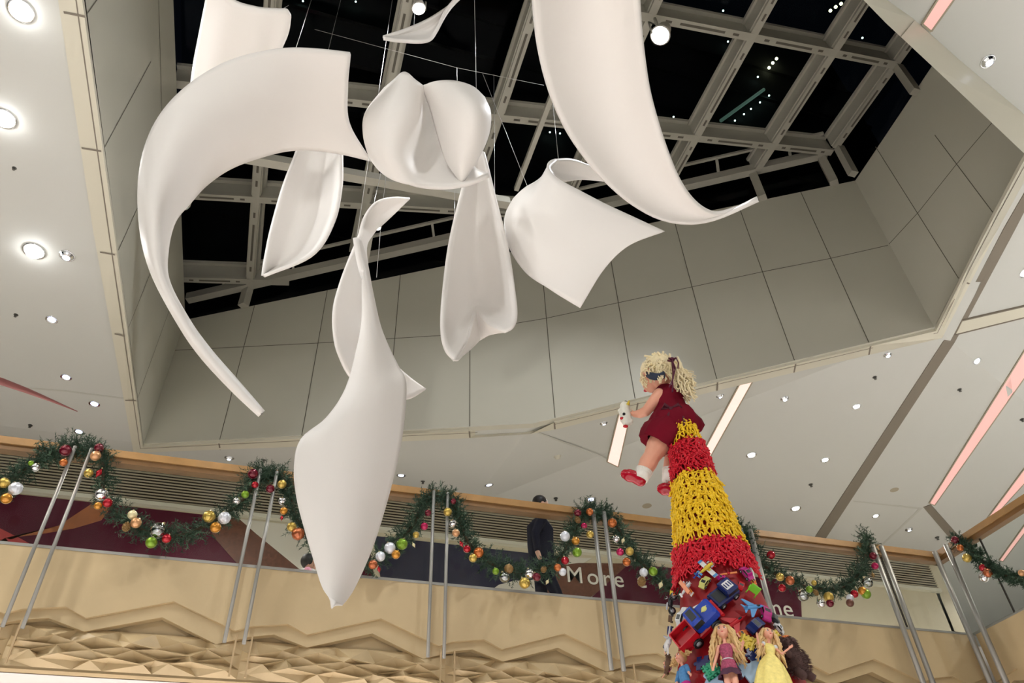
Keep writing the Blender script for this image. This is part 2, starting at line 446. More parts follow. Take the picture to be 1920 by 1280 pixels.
cstrip('trim_11', ((1600, 938), (1730, 952), (1655, 1022), (1652, 1021), (1722, 954), (1600, 940)), 'fold_line', .004)
cstrip('trim_12', ((1804, 598), (1930, 569), (1930, 570.5), (1804, 599.5)), 'groove_dark', .03)
cstrip('trim_13', ((1792, 624), (1930, 590), (1930, 591.5), (1792, 625.5)), 'groove_dark', .03)

# ---------------------------------------------------------------- skylight steel
def zr(x): return 11.73 + .13 * (x - 8.55)
def rp(x, y): return Vector((x, y, zr(x)))
Bx = [-1.4, .39, 2.18, 3.93, 5.68, 7.2, 8.43]
Ay = [(2.5, -.01), (4.62, -.035), (6.75, -.075), (8.78, -.09), (10.75, -.09)]
def ywall(x): return L.y + (Rr.y - L.y) * (x - L.x) / (Rr.x - L.x)
def xat(a, b):   # where y=a+bx meets wall 2
    s_ = (Rr.y - L.y) / (Rr.x - L.x); return (L.y - s_ * L.x - a) / (b - s_)
roof = thing('skylight_frame', 'white painted steel grid of the slanting skylight above the ceiling opening', 'skylight frame', (3, 6, 11))
def slots(mb, a, b, w, mi=1):
    d = (b - a); Ln = d.length; d.normalize(); s_ = d.cross(Vector((0, 0, 1))).normalized(); dn = s_.cross(d).normalized()
    if dn.z > 0: dn = -dn
    for (u0, u1) in ((.14, .20), (.28, .72), (.80, .86)):
        p = a + d * (Ln * u0) + dn * .004; q = a + d * (Ln * u1) + dn * .004
        ww = w * .30 / 2
        mb.add([p - s_ * ww, p + s_ * ww, q + s_ * ww, q - s_ * ww], [(0, 1, 2, 3)], mi)
ks = 0
for (a, b) in Ay:
    x1 = min(8.43, xat(a, b))
    mb = MB(); p = rp(-2.6, a - 2.6 * b); q = rp(x1, a + b * x1)
    mb.beam(p, q, .13, .05); mb.beam(p, q, .07, .30, off=.05); mb.beam(p, q, .20, .07, off=.35)
    xs = [-2.6] + [x for x in Bx if x < x1] + [x1]
    for u, v in zip(xs[:-1], xs[1:]):
        if v - u > .8: slots(mb, rp(u, a + b * u), rp(v, a + b * v), .13)
    wpart('crossbeam', mb, [MAT['steel_paint'], MAT['slot_dark']], roof)
for x in Bx:
    y1 = min(ywall(x) - .12, 12) if x < 8.4 else Rr.y - .15
    mb = MB(); p = rp(x, 1.2); q = rp(x, y1)
    mb.beam(p, q, .12, .05, off=.002); mb.beam(p, q, .16, .26, off=.05); mb.beam(p, q, .24, .07, off=.31)
    ys = [a + b * x for a, b in Ay if a + b * x < y1] + [y1]
    for u, v in zip(ys[:-1], ys[1:]):
        if v - u > .8: slots(mb, rp(x, u), rp(x, v), .12)
    wpart('rafter', mb, [MAT['steel_paint'], MAT['slot_dark']], roof)
# edge beams along wall tops, with clerestory posts
off2 = -back * .12
mb = MB(); a = rp(-2.42, ywall(-2.42)) + off2; b = rp(8.43, ywall(8.43)) + off2
mb.beam(a, b, .14, .16); mb.beam(a + Vector((0, 0, .34)) + off2 * 2, b + Vector((0, 0, .34)) + off2 * 2, .05, .05)
for k in range(9):
    p = a.lerp(b, (k + .5) / 9); mb.beam(p + Vector((0, 0, .1)), p + Vector((0, 0, .36)) + off2 * 2, .04, .04, up=Vector((1, 0, 0)))
wpart('edge_beam', mb, MAT['steel_paint'], roof)
mb = MB(); mb.beam(rp(8.62, 1.2) + Vector((0, 0, .30)), rp(8.62, Rr.y) + Vector((0, 0, .30)), .08, .1); wpart('edge_beam', mb, MAT['steel_paint'], roof)
for x in (-1.4, 2.18, 5.68, 7.2, 8.35):
    mb = MB(); p = rp(x, ywall(x)) + off2 * .5; zt = top2((x - L.x) / (Rr.x - L.x)).z
    mb.tube([(p.x, p.y, zt - .02), (p.x, p.y, p.z + .1)], .1, 4, smooth=False); wpart('post', mb, MAT['steel_paint'], roof)
for y in (2.5, 4.35, 6.0):
    mb = MB(); mb.box((8.5, y, 11.35), (.14, .12, .8)); wpart('post', mb, MAT['steel_paint'], roof)
# slanting tie beams below the grid
mb = MB(); mb.beam(at_d(440, 296, 10.9), at_d(955, 386, 11.6), .13, .13); wpart('tie_beam', mb, MAT['steel_paint'], roof)
mb = MB(); mb.beam(at_d(1036, 180, 11.5), at_d(968, 358, 12.4), .07, .09); wpart('tie_beam', mb, MAT['steel_paint'], roof)
mb = MB(); mb.beam(at_d(700, 405, 12.4), at_d(678, 530, 12.9), .10, .12); wpart('tie_beam', mb, MAT['steel_paint'], roof)
# glass
mb = MB()
g = lambda x, y: rp(x, y) + Vector((0, 0, .43))
mb.add([g(-2.6, .8), g(9.0, .8), g(9.0, Rr.y + .2), g(-2.6, ywall(-2.6) + .2)], [(0, 1, 2, 3)])
mb.add([top2(0) + back * .1, top2(1) + back * .1, g(8.7, Rr.y) + back * .1, g(-2.42, L.y) + back * .1], [(0, 1, 2, 3)])
mb.add([Rt + nR * .1, Nt + nR * .1, Vector((Nt.x + .1, Nt.y, 12.2)), Vector((Rt.x + .1, Rt.y, 12.2))], [(0, 1, 2, 3)])
struct('window_1', mb, MAT['sky_glass'])

# ---------------------------------------------------------------- wall behind the corridor
XE = 13.6
mb = MB()
mb.box(((XE - 14) / 2, YW + .1, 5.2), (XE + 14, .2, 4.2))
struct('wall_corridor', mb, MAT['cream_wall'])
z0, z1 = 6.62, 7.16
mb = MB(); mb.box(((XE - 14) / 2, YW - .01, (z0 + z1) / 2), (XE + 14, .02, z1 - z0), mi=1)
for k in range(10):
    z = z0 + (z1 - z0) * (k + .5) / 10
    mb.box(((XE - 14) / 2, YW - .045, z), (XE + 14, .012, .026))
mb.box(((XE - 14) / 2, YW - .05, z0 - .055), (XE + 14, .1, .07), mi=2); mb.box(((XE - 14) / 2, YW - .04, z1 + .03), (XE + 14, .08, .03), mi=2)
lv = mb.build('louver_grille', [MAT['louver'], MAT['dark_gap'], MAT['trim_paint']])
tag(lv, 'long beige ventilation grille of horizontal slats along the top of the corridor wall', 'grille')
# hoarding: flat printed panels on the wall
def panel(mb, px, mi, dy):
    dy = .01 + (dy - .03) * 1.0
    pts = [at_y(x, y, YW - dy) for x, y in px]
    k = len(pts); a = [Vector((p.x, YW - dy, p.z)) for p in pts]; b = [Vector((p.x, YW - .002, p.z)) for p in pts]
    fs = [tuple(range(k)), tuple(reversed(range(k, 2 * k)))] + [(i, k + i, k + (i + 1) % k, (i + 1) % k) for i in range(k)]
    mb.add(a + b, fs, mi)
mb = MB()
panel(mb, ((-300, 890), (60, 929), (450, 972), (690, 1001), (715, 1180), (300, 1140), (-300, 1080)), 0, .03)
panel(mb, ((-40, 1022), (40, 1004), (110, 985), (178, 940), (212, 945), (190, 975), (140, 990), (70, 1002), (10, 1008), (-40, 1035)), 2, .034)
panel(mb, ((-60, 955), (-10, 985), (40, 1010), (110, 1050), (60, 1065), (-60, 1060)), 3, .034)
panel(mb, ((10, 1008), (120, 1040), (200, 1060), (60, 1060)), 3, .036)
panel(mb, ((395, 965), (450, 972), (600, 1090), (560, 1110), (520, 1100)), 1, .035)
panel(mb, ((448, 972), (560, 985), (690, 1100), (700, 1125), (600, 1098), (480, 1000)), 4, .036)
panel(mb, ((395, 1000), (440, 980), (560, 1110), (500, 1110), (470, 1085)), 1, .037)
ob = mb.build('poster', [MAT['poster_purple'], MAT['poster_brown'], MAT['poster_orange'], MAT['poster_red'], MAT['poster_white']])
tag(ob, 'large purple wall poster with orange sweeps and a white diagonal, left of the window', 'poster')
mb = MB(); panel(mb, ((700, 1004), (1060, 1044), (1060, 1180), (725, 1150)), 0, .03)
tag(mb.build('shop_window', [MAT['navy_glass']]), 'dark navy shop window between the two purple posters', 'shop window')
mb = MB()
panel(mb, ((905, 1118), (935, 1096), (965, 1088), (1000, 1086), (1040, 1100), (1040, 1150), (900, 1135)), 4, .036)
panel(mb, ((1062, 1044), (1110, 1046), (1085, 1060), (1060, 1062)), 4, .036)
panel(mb, ((1030, 1062), (1085, 1055), (1180, 1056), (1120, 1110), (1060, 1150), (1010, 1140)), 1, .037)
panel(mb, ((1180, 1056), (1500, 1090), (1505, 1185), (1060, 1160), (1120, 1110)), 0, .037)
ps = mb.build('poster', [MAT['poster_purple'], MAT['poster_brown'], MAT['poster_orange'], MAT['poster_red'], MAT['poster_white']])
tag(ps, 'purple poster with white lettering and a brown dotted band, right of the shop window', 'poster')
def text(s, h, loc, name, mt, rot, parent=None, track=1.0, bold=.001, ext=.004):
    cu = bpy.data.curves.new(name, 'FONT'); cu.body = s; cu.size = h / .70; cu.offset = bold * h / .3; cu.extrude = ext; cu.space_character = track
    to = bpy.data.objects.new(name, cu); col.objects.link(to)
    dg = bpy.context.evaluated_depsgraph_get(); me = bpy.data.meshes.new_from_object(to.evaluated_get(dg))
    col.objects.unlink(to); bpy.data.objects.remove(to)
    o = bpy.data.objects.new(name, me); col.objects.link(o); me.materials.clear(); me.materials.append(mt)
    o.matrix_world = Matrix.Translation(loc) @ rot.to_4x4()
    if parent is not None: o.parent = parent
    return o
rw = Matrix.Rotation(pi / 2, 3, 'X')
pM = at_y(1063, 1090, YW - .024)
def letter(ch, h, px, py, z):
    q_ = at_y(px, py, YW - .024); text(ch, h, Vector((q_.x, q_.y, z)), 'letter', MAT['white_letter'], rw, ps)
for ch, px in (('M', 1062), ('o', 1101), ('r', 1130), ('e', 1151)): letter(ch, .31, px, 1092, pM.z)
letter('c', .33, 1195, 1098, at_y(1196, 1100, YW - .024).z)
_z = at_y(1440, 1152, YW - .024).z; letter('m', .34, 1438, 1152, _z); letter('e', .34, 1471, 1155, _z)
# corridor end: opening right of the wall
mb = MB(); a = at_y(1740, 1059, YW)
mb.beam(Vector((XE + .1, YW, 4.9)), Vector((XE + .1, YW, 7.25)), .35, .25, up=Vector((0, 1, 0)))
struct('trim_14', mb, MAT['cream_wall'])
struct('wall_far', MB().box((19, 24.1, 5.2), (12, .2, 4.4)), MAT['cream_wall'])

# ---------------------------------------------------------------- balcony
YB = 8.1; XC = 9.05; XL = -9.0; ZF = 3.65; ZS = 2.55; ZRl = 4.72
struct('floor_upper', MB().box(((XL + 24) / 2, (YB + .16 + 24) / 2, 3.35), (24 - XL, 24 - YB - .16, .5)), MAT['floor_stone'])
struct('ceiling_lower', MB().box(((XL + XC) / 2, (YB + YW) / 2 + .12, 2.6), (XC - XL, YW - YB - .16, .1)), MAT['soffit_white'])
struct('ceiling_lower_right', MB().box((16.5, 5, 2.6), (14.9, 20, .1)), MAT['soffit_white'])
struct('floor_right', MB().box((16.6, 2, 3.35), (14.8, 12.1, .5)), MAT['floor_stone'])
# fascia: stone with stepped zigzag lines and a faceted relief, repeated in each bay
P0 = -2.262; BAY = 2.058
def uz(px, py):
    p = at_y(px, py, YB - .05); return ((p.x - P0) / BAY, p.z)
l1 = [uz(*p) for p in ((56, 1142), (124, 1137), (161, 1158), (326, 1127), (442, 1182))]
l2 = [uz(*p) for p in ((60, 1161), (90, 1155), (157, 1181), (304, 1154), (405, 1205))]
l1 = [(.02, l1[0][1] + .00)] + l1[1:] + [(1.02, l1[0][1])]
l2 = [(.02, l2[0][1])] + l2[1:] + [(1.02, l2[0][1])]
def fascia(name, org, dr, inn, n0, n1, seed):
    """org: point at bay 0, dr: unit vector along, inn: unit vector into the wall"""
    mb = MB(); rnd = random.Random(seed); Z = Vector((0, 0, 1))
    def Pt(u, z, d): return org + dr * (u * BAY) + Z * z + inn * d
    u0, u1 = n0, n1
    # backing block
    a = Pt(u0, ZS, .14); b = Pt(u1, ZS, .14); mb.slab([a, b, Pt(u1, ZF, .14), Pt(u0, ZF, .14)], inn, .13)
    k = math.floor(u0)
    while k < u1:
        for (ln, d0, ztop) in ((l1, .0, ZF), (l2, .035, None)):
            pts = [(k + u, z) for u, z in ln]
            for (ua, za), (ub, zb) in zip(pts[:-1], pts[1:]):
                ca = max(ua, u0); cb = min(ub, u1)
                if cb <= ca: continue
                zA = za + (zb - za) * (ca - ua) / (ub - ua); zB = za + (zb - za) * (cb - ua) / (ub - ua)
                if ztop: q = [Pt(ca, zA, d0), Pt(cb, zB, d0), Pt(cb, ztop, d0), Pt(ca, ztop, d0)]
                else: q = [Pt(ca, zA, d0), Pt(cb, zB, d0), Pt(cb, zB + .35, d0), Pt(ca, zA + .35, d0)]
                mb.slab(q, inn, .12 - d0)
        # relief
        nx, nz = 11, 6; grid = {}
        r2 = random.Random(seed)
        for i in range(nx + 1):
            for j in range(nz + 1):
                u = i / nx; z = ZS + .01 + (2.86 - ZS) * j / nz
                if 0 < i < nx: u += r2.uniform(-.05, .05)
                if 0 < j < nz: z += r2.uniform(-.03, .03)
                d = .10 - ((r2.uniform(.08, .12) if (i + j) % 2 else r2.choice((0, .0, .03))) if 0 < j < nz and 0 < i < nx else 0)
                if j == nz: z += .06
                grid[i, j] = Pt(min(max(k + u, u0), u1), z, d)
        for i in range(nx):
            for j in range(nz):
                a, b, c, d = grid[i, j], grid[i + 1, j], grid[i + 1, j + 1], grid[i, j + 1]
                if (i + j) % 2: mb.add([a, b, c, d], [(0, 1, 2), (0, 2, 3)])
                else: mb.add([a, b, c, d], [(0, 1, 3), (1, 2, 3)])
        # recessed strip with fine joints between the poles of a pair
        for du in (-.036, .036):
            uu = k + du
            if u0 < uu < u1:
                mb.slab([Pt(uu - .004, ZS, -.003), Pt(uu + .004, ZS, -.003), Pt(uu + .004, 2.95, -.003), Pt(uu - .004, 2.95, -.003)], inn, .02, 1)
        k += 1
    # metal channel that carries the glass
    mb.slab([Pt(u0, ZF, -.005), Pt(u1, ZF, -.005), Pt(u1, ZF + .03, -.005), Pt(u0, ZF + .03, -.005)], inn, .1, 2)
    return tag(mb.build(name, [MAT['stone'], MAT['stone_dark'], MAT['brushed_steel']]), kind='structure')
fascia('wall_balcony', Vector((P0, YB - .05, 0)), Vector((1, 0, 0)), Vector((0, 1, 0)), (XL - P0) / BAY, (XC - P0) / BAY, 5)
fascia('wall_balcony_right', Vector((XC, YB - .05, 0)), Vector((0, -1, 0)), Vector((1, 0, 0)), 0, 5.5, 8)
# glass balustrades
for (x0, x1, lab) in ((XL, 8.03, 'long clear glass balustrade above the stone balcony front'), (8.06, XC, 'short clear glass balustrade panel before the balcony corner')):
    mb = MB(); mb.box(((x0 + x1) / 2, YB, (ZF + ZRl) / 2 + .02), (x1 - x0, .012, ZRl - ZF)); tag(mb.build('glass_balustrade', MAT['rail_glass']), lab, 'balustrade')
mb = MB(); mb.box((8.045, YB, (ZF + ZRl) / 2 + .02), (.018, .02, ZRl - ZF)); tag(mb.build('glazing_strip', MAT['dark_gap']), 'thin black seal between two glass panels near the balcony corner', 'seal')
for (y0, y1, lab) in ((7.32, YB - .02, 'clear glass balustrade panel just past the balcony corner'), (-3, 7.3, 'clear glass balustrade of the balcony side wing at the right edge')):
    mb = MB(); mb.box((XC, (y0 + y1) / 2, (ZF + ZRl) / 2 + .02), (.012, y1 - y0, ZRl - ZF)); tag(mb.build('glass_balustrade', MAT['rail_glass']), lab, 'balustrade')
mb = MB(); mb.box((XC, 7.31, (ZF + ZRl) / 2 + .02), (.02, .016, ZRl - ZF)); tag(mb.build('glazing_strip', MAT['dark_gap']), 'thin black seal between glass panels right of the balcony corner', 'seal')
# handrail
def rail(pts, name, lab):
    t = thing(name, lab, 'handrail', pts[0])
    mb = MB()
    for a, b in zip(pts[:-1], pts[1:]): mb.beam(a, b, .15, .085, off=.0)
    wpart('wooden_cap', mb, MAT['wood_rail'], t)
    mb = MB()
    for a, b in zip(pts[:-1], pts[1:]): mb.beam(a, b, .11, .06, off=-.06)
    wpart('underside_rail', mb, MAT['wood_dark'], t)
    return t
rail([Vector((XL, YB, ZRl + .03)), Vector((XC, YB, ZRl + .03))], 'handrail', 'long wooden handrail on top of the glass above the garlands')
rail([Vector((XC, YB + .06, ZRl + .03)), Vector((XC, -3, ZRl + .03))], 'handrail', 'wooden handrail of the side wing running off the right edge')
# paired poles
YP = 7.92
pole_n = 0
peaks = ['first garland peak at the far left', 'second garland peak from the left', 'third garland peak from the left', 'peak left of the toy tower', 'peak behind the toy tower', 'last garland end']
def pole(a, b, lab, rad=.019):
    t = thing('pole', lab, 'pole', b, 'paired steel poles in front of the balustrade')
    mb = MB(); mb.tube([a, b], rad, 12); wpart('shaft', mb, MAT['brushed_steel'], t)
    mb = MB(); mb.ball(a, rad * 1.05, nu=10, nv=6, sc=(1, 1, .5)); wpart('end_cap', mb, MAT['brushed_steel'], t)
    return t
for k, xs in enumerate(((-2.34, -2.175), (-.385, -.20), (1.652, 1.825), (3.73, 3.88), (5.86, 6.01), (7.97, 8.12))):
    for s_, x in zip(('left', 'right'), xs):
        xx = x * YP / YB
        zt = 4.855 * YP / YB; zb = 2.88 * YP / YB
        pole(Vector((xx, YP, zt)), Vector((xx, YP, zb)), '%s steel pole of the pair at the %s' % (s_, peaks[k]), .019 if k < 3 else (.026 if k == 3 else .034))
for i, (y, s_) in enumerate(((7.95, 'left'), (7.72, 'right'))):
    pole(Vector((XC - .17, y, 4.78)), Vector((XC - .17, y, 2.6)), '%s steel pole of the thick pair at the balcony corner' % s_, .036)

# ---------------------------------------------------------------- garlands with baubles
mat('pine', (.022, .058, .03), .6, noise_amt=.5, noise_scale=12)
mat('pine_tip', (.08, .15, .09), .55, noise_amt=.3, noise_scale=12)
mat('twig', (.06, .04, .02), .8)
def spline(pts, n):
    P = [Vector(p) for p in pts]; P = [P[0] * 2 - P[1]] + P + [P[-1] * 2 - P[-2]]; out = []
    seg = len(P) - 3
    for i in range(n + 1):
        t = i / n * seg; k = min(int(t), seg - 1); f = t - k
        a, b, c, d = P[k:k + 4]
        out.append(.5 * ((2 * b) + (c - a) * f + (2 * a - 5 * b + 4 * c - d) * f * f + (3 * b - a - 3 * c + d) * f ** 3))
    return out
def garland(pts, lab, seed, rad=.135):
    rnd = random.Random(seed)
    Ln = sum((b - a).length for a, b in zip(pts[:-1], pts[1:]))
    path = spline(pts, max(30, int(Ln * 30)))
    mb = MB(); n2 = MB()
    for i in range(int(Ln * 250)):
        c = path[rnd.randrange(len(path))] + Vector((rnd.gauss(0, .02), rnd.gauss(0, .02), rnd.gauss(0, .02)))
        k = rnd.random()
        d = Vector((rnd.gauss(0, 1), rnd.gauss(0, .8), rnd.gauss(0, 1))).normalized()
        ln = rad * rnd.uniform(.75, 1.35)
        for j in range(18):
            p = c + d * (ln * (j + 1) / 18)
            nd = (d * .6 + Vector((rnd.gauss(0, 1), rnd.gauss(0, 1), rnd.gauss(0, 1))).normalized()).normalized() * rnd.uniform(.028, .05)
            s1 = nd.cross(Vector((rnd.random(), rnd.random(), rnd.random()))).normalized() * .0042
            s2 = nd.cross(s1).normalized() * .0042
            mb.add([p - s1, p + s1, p + s2, p + nd], [(0, 1, 3), (1, 2, 3), (2, 0, 3)], 1 if k > .85 else 0)
    o = mb.build('garland', [MAT['pine'], MAT['pine_tip']]); o['raw_merge'] = 1; del o['raw_merge']
    t = thing('pine_garland', lab, 'garland', pts[0], 'pine garlands swagged along the handrail')
    o.name = 'pine_needles'; o.parent = t; o.matrix_parent_inverse = t.matrix_world.inverted(); o['kind'] = 'stuff'
    tb = MB(); tb.tube(path, .02, 6); wpart('stem', tb, MAT['twig'], t)
    return path
YG = 7.99
GP = [
 ([(-330, 800), (-300, 850), (-240, 920), (-150, 965), (-80, 955), (-40, 940), (0, 915), (40, 885), (80, 858), (115, 842), (150, 838)], 'left edge'),
 ([(150, 838), (185, 848), (194, 880), (195, 930), (225, 965), (262, 990), (300, 1005), (340, 1003), (385, 985), (430, 958), (465, 925), (478, 895), (500, 886)], 'first full'),
 ([(500, 886), (532, 897), (545, 930), (555, 970), (580, 1005), (620, 1040), (660, 1060), (700, 1052), (740, 1018), (775, 985), (790, 950), (810, 928)], 'second full'),
 ([(810, 928), (842, 938), (860, 965), (872, 1005), (900, 1042), (950, 1068), (1000, 1072), (1045, 1050), (1072, 1010), (1085, 975), (1100, 955)], 'third full'),
 ([(1100, 955), (1138, 962), (1165, 1000), (1190, 1040), (1225, 1075), (1260, 1100), (1310, 1110), (1350, 1080), (1375, 1030), (1385, 990)], 'fourth full'),
 ([(1375, 985), (1400, 1000), (1420, 1045), (1465, 1082), (1530, 1103), (1580, 1100), (1610, 1075), (1622, 1040), (1625, 1005)], 'fifth full')]
GL = ['pine garland at the left edge climbing to the first pair of poles', 'pine garland swag between the first and second pole pairs, clear ball at its foot',
      'pine garland swag partly hidden behind the long white sail', 'pine garland swag in front of the walking man', 'pine garland swag that passes behind the toy tower',
      'pine garland swag right of the toy tower, under the balcony grille', 'pine garland of the side wing hanging at the right edge']
for i, (pp, nm) in enumerate(GP): garland([at_y(x, y, YG) for x, y in pp], GL[i], 100 + i)
XG = XC - .14
_wg = [at_x(x, y, XG) for x, y in ((1790, 1008), (1825, 1035), (1855, 1062), (1900, 1082), (1950, 1090))]
_l = _wg[-1]; _wg += [Vector((XG, _l.y - .45, _l.z + .12)), Vector((XG, _l.y - .8, _l.z + .42)), Vector((XG, _l.y - 1.2, _l.z + .1)), Vector((XG, _l.y - 1.8, _l.z - .05)), Vector((XG, _l.y - 2.4, _l.z + .1)), Vector((XG, _l.y - 2.8, _l.z + .42))]
garland(_wg, GL[6], 120, .10)

BC = {'gold': ((.60, .42, .09), .28, .7), 'amber': ((.62, .27, .03), .25, .6), 'orange': ((.55, .15, .03), .2, .6), 'copper': ((.50, .14, .05), .25, .6), 'green': ((.20, .36, .02), .3, .5),
      'silver': ((.85, .85, .88), .12, .95), 'pearl': ((.75, .78, .85), .3, .35), 'dark red': ((.16, .005, .02), .1, .4), 'red': ((.45, .006, .02), .12, .5), 'magenta': ((.5, .01, .10), .15, .5),
      'cream': ((.78, .70, .42), .35, .3), 'bronze': ((.28, .16, .05), .5, .4), 'peach': ((.72, .38, .18), .3, .5), 'brown': ((.14, .05, .03), .4, .3)}
for k, (c, r_, m_) in BC.items(): mat('bauble_' + k, c, r_, metal=m_, coat=.5)
glassy('bauble_glass', (.86, .88, .92), .32, .03)
mat('cap_metal', (.7, .6, .35), .3, metal=1.)
_proto = {}
def bauble_proto(kind, colr):
    key = (kind, colr)
    if key in _proto: return copy_tree(_proto[key])
    t = thing('bauble', 'x', 'bauble')
    mt = MAT['bauble_glass'] if kind == 'clear' else MAT['bauble_' + colr]
    mb = MB()
    if kind == 'finial':
        mb.lathe([(.001, -1.75), (.12, -1.35), (.32, -.9), (.72, -.3), (.8, .05), (.62, .5), (.28, .95), (.12, 1.3), (.001, 1.55)], n=14)
    elif kind == 'cone':
        mb.ball((0, 0, 0), .72, nu=10, nv=8, sc=(1, 1, 1.25))
        for j in range(8):
            th = pi * (j + .7) / 8.4
            for i in range(8):
                ph = 2 * pi * (i + .5 * (j % 2)) / 8
                p = Vector((sin(th) * cos(ph) * .74, sin(th) * sin(ph) * .74, cos(th) * .95)); mb.ball(p, .21, nu=6, nv=4, sc=(1, 1, .5))
    elif kind == 'fluted':
        vs = []; fs = []; nu, nv = 40, 14
        for j in range(nv + 1):
            th = pi * j / nv
            for i in range(nu):
                ph = 2 * pi * i / nu; r = 1 + .045 * sin(th) * cos(ph * 10)
                vs.append(Vector((sin(th) * cos(ph), sin(th) * sin(ph), cos(th))) * r)
        for j in range(nv):
            for i in range(nu): fs.append((j * nu + i, (j + 1) * nu + i, (j + 1) * nu + (i + 1) % nu, j * nu + (i + 1) % nu))
        mb.add(vs, fs, 0, True)
    else:
        mb.ball((0, 0, 0), 1, nu=22, nv=14)
    if kind == 'clear':
        inner = MB().ball((0, 0, 0), .35, nu=10, nv=8); mb.build('shell', mt, t); inner.build('inner_spangle', MAT['bauble_silver'], t)
    else: mb.build('ball', mt, t)
    c = MB(); zt = 1.5 if kind == 'finial' else .95
    c.lathe([(.001, zt + .02), (.20, zt), (.22, zt + .16), (.001, zt + .18)], n=10, smooth=False)
    c.tube([Vector((.1 * cos(a), 0, zt + .26 + .1 * sin(a))) for a in [2 * pi * i / 8 for i in range(9)]], .02, 5)
    c.build('cap', MAT['cap_metal'], t)
    _proto[key] = t
    return t
BZ1 = [(20, 280, 27, 'gold', 'f'), (78, 308, 33, 'pearl', 'f'), (32, 358, 28, 'amber', ''), (155, 182, 14, 'green', ''), (178, 203, 22, 'silver', ''), (328, 118, 30, 'dark red', ''), (318, 178, 20, 'orange', ''), (495, 105, 24, 'dark red', ''), (478, 145, 26, 'peach', ''),
 (443, 232, 23, 'gold', ''), (495, 230, 22, 'red', 'n'), (507, 338, 32, 'silver', ''), (538, 380, 24, 'red', ''), (490, 395, 20, 'amber', ''), (662, 440, 24, 'cream', ''), (680, 480, 27, 'peach', ''), (632, 500, 24, 'bronze', 'c'), (790, 518, 41, 'glass', 'g'),
 (757, 578, 29, 'green', ''), (833, 558, 24, 'red', ''), (1045, 448, 31, 'gold', 'f'), (1122, 455, 31, 'pearl', 'f'), (1078, 503, 28, 'amber', ''), (1183, 370, 19, 'silver', ''), (1226, 338, 20, 'green', ''), (1265, 235, 27, 'dark red', ''), (1275, 290, 18, 'red', '')]
BZ2 = [(285, 310, 22, 'dark red', ''), (343, 287, 23, 'gold', ''), (345, 370, 20, 'silver', ''), (352, 420, 20, 'amber', ''), (342, 455, 13, 'red', 'n'), (392, 500, 24, 'gold', 'f'), (424, 535, 32, 'copper', 'f'),
 (1073, 430, 18, 'dark red', ''), (1055, 497, 20, 'magenta', ''), (1013, 540, 17, 'gold', ''), (1002, 590, 12, 'cream', 'n'), (943, 586, 29, 'green', 'f'), (883, 605, 29, 'pearl', ''), (835, 648, 25, 'pearl', 'f'), (913, 638, 23, 'amber', ''), (798, 688, 24, 'copper', ''), (828, 712, 15, 'red', 'n'),
 (1200, 372, 15, 'dark red', ''), (1172, 425, 22, 'gold', ''), (1198, 482, 20, 'silver', ''), (1213, 530, 20, 'peach', ''), (1240, 585, 16, 'red', 'n'), (1268, 610, 20, 'red', '')]
BZ3 = [(260, 628, 27, 'orange', ''), (232, 655, 22, 'gold', ''), (345, 722, 18, 'green', ''), (410, 710, 24, 'bronze', 'f'), (390, 750, 28, 'glass', 'g'), (490, 780, 28, 'gold', 'f'), (513, 733, 25, 'silver', ''), (550, 750, 22, 'dark red', ''), (603, 775, 13, 'cream', 'n'), (585, 712, 18, 'bronze', 'c'),
 (655, 703, 20, 'orange', ''), (692, 668, 21, 'red', ''), (680, 725, 20, 'pearl', ''), (692, 547, 26, 'pearl', ''), (745, 570, 22, 'amber', ''), (752, 627, 24, 'green', 'f'), (817, 537, 20, 'gold', ''), (787, 495, 17, 'magenta', ''), (815, 425, 20, 'orange', ''), (755, 430, 20, 'dark red', ''), (755, 465, 18, 'bronze', 'c'),
 (928, 480, 24, 'orange', 'f'), (948, 560, 18, 'silver', ''), (982, 568, 14, 'cream', 'n'), (967, 625, 20, 'magenta', ''), (1015, 622, 22, 'gold', ''), (1000, 675, 22, 'orange', ''), (1085, 727, 22, 'pearl', ''), (1132, 722, 23, 'green', 'f'), (1170, 790, 18, 'cream', 'n')]
BZ4 = [(15, 640, 22, 'red', ''), (60, 750, 21, 'gold', ''), (110, 768, 24, 'copper', ''), (70, 805, 20, 'red', ''), (175, 845, 28, 'glass', 'g'), (207, 812, 18, 'green', ''), (230, 780, 14, 'gold', ''), (240, 828, 16, 'bronze', 'c'), (303, 850, 25, 'gold', 'f'), (265, 882, 22, 'silver', ''), (310, 882, 20, 'dark red', ''),
 (410, 855, 19, 'pearl', ''), (432, 835, 20, 'red', ''), (410, 880, 20, 'brown', ''), (472, 820, 22, 'amber', ''), (490, 835, 25, 'green', ''), (497, 778, 27, 'glass', 'g'), (525, 740, 13, 'bronze', 'n'), (525, 645, 20, 'dark red', ''), (535, 695, 18, 'magenta', '')]
BZ5 = [(935, 565, 20, 'dark red', ''), (962, 605, 18, 'orange', ''), (995, 655, 23, 'gold', ''), (1075, 705, 20, 'red', ''), (1100, 730, 23, 'copper', ''), (1080, 752, 25, 'silver', ''), (1268, 730, 17, 'peach', '')]
allb = []
for lst, ox, oy, ks in ((BZ1, 0, 800, .375), (BZ2, 400, 800, .375), (BZ3, 800, 800, .375), (BZ4, 1440, 800, .375)):
    for (x, y, r, c, k) in lst: allb.append((ox + x * ks, oy + y * ks, r * ks, c, k, 0))
for (x, y, r, c, k) in BZ5: allb.append((1440 + x * .375, 800 + y * .375, r * .375, c, k, 1))
allb.append((1203, 1090, 9.5, 'bronze', 'c', 0))
bounds = [150, 500, 812, 1100, 1383, 1700]
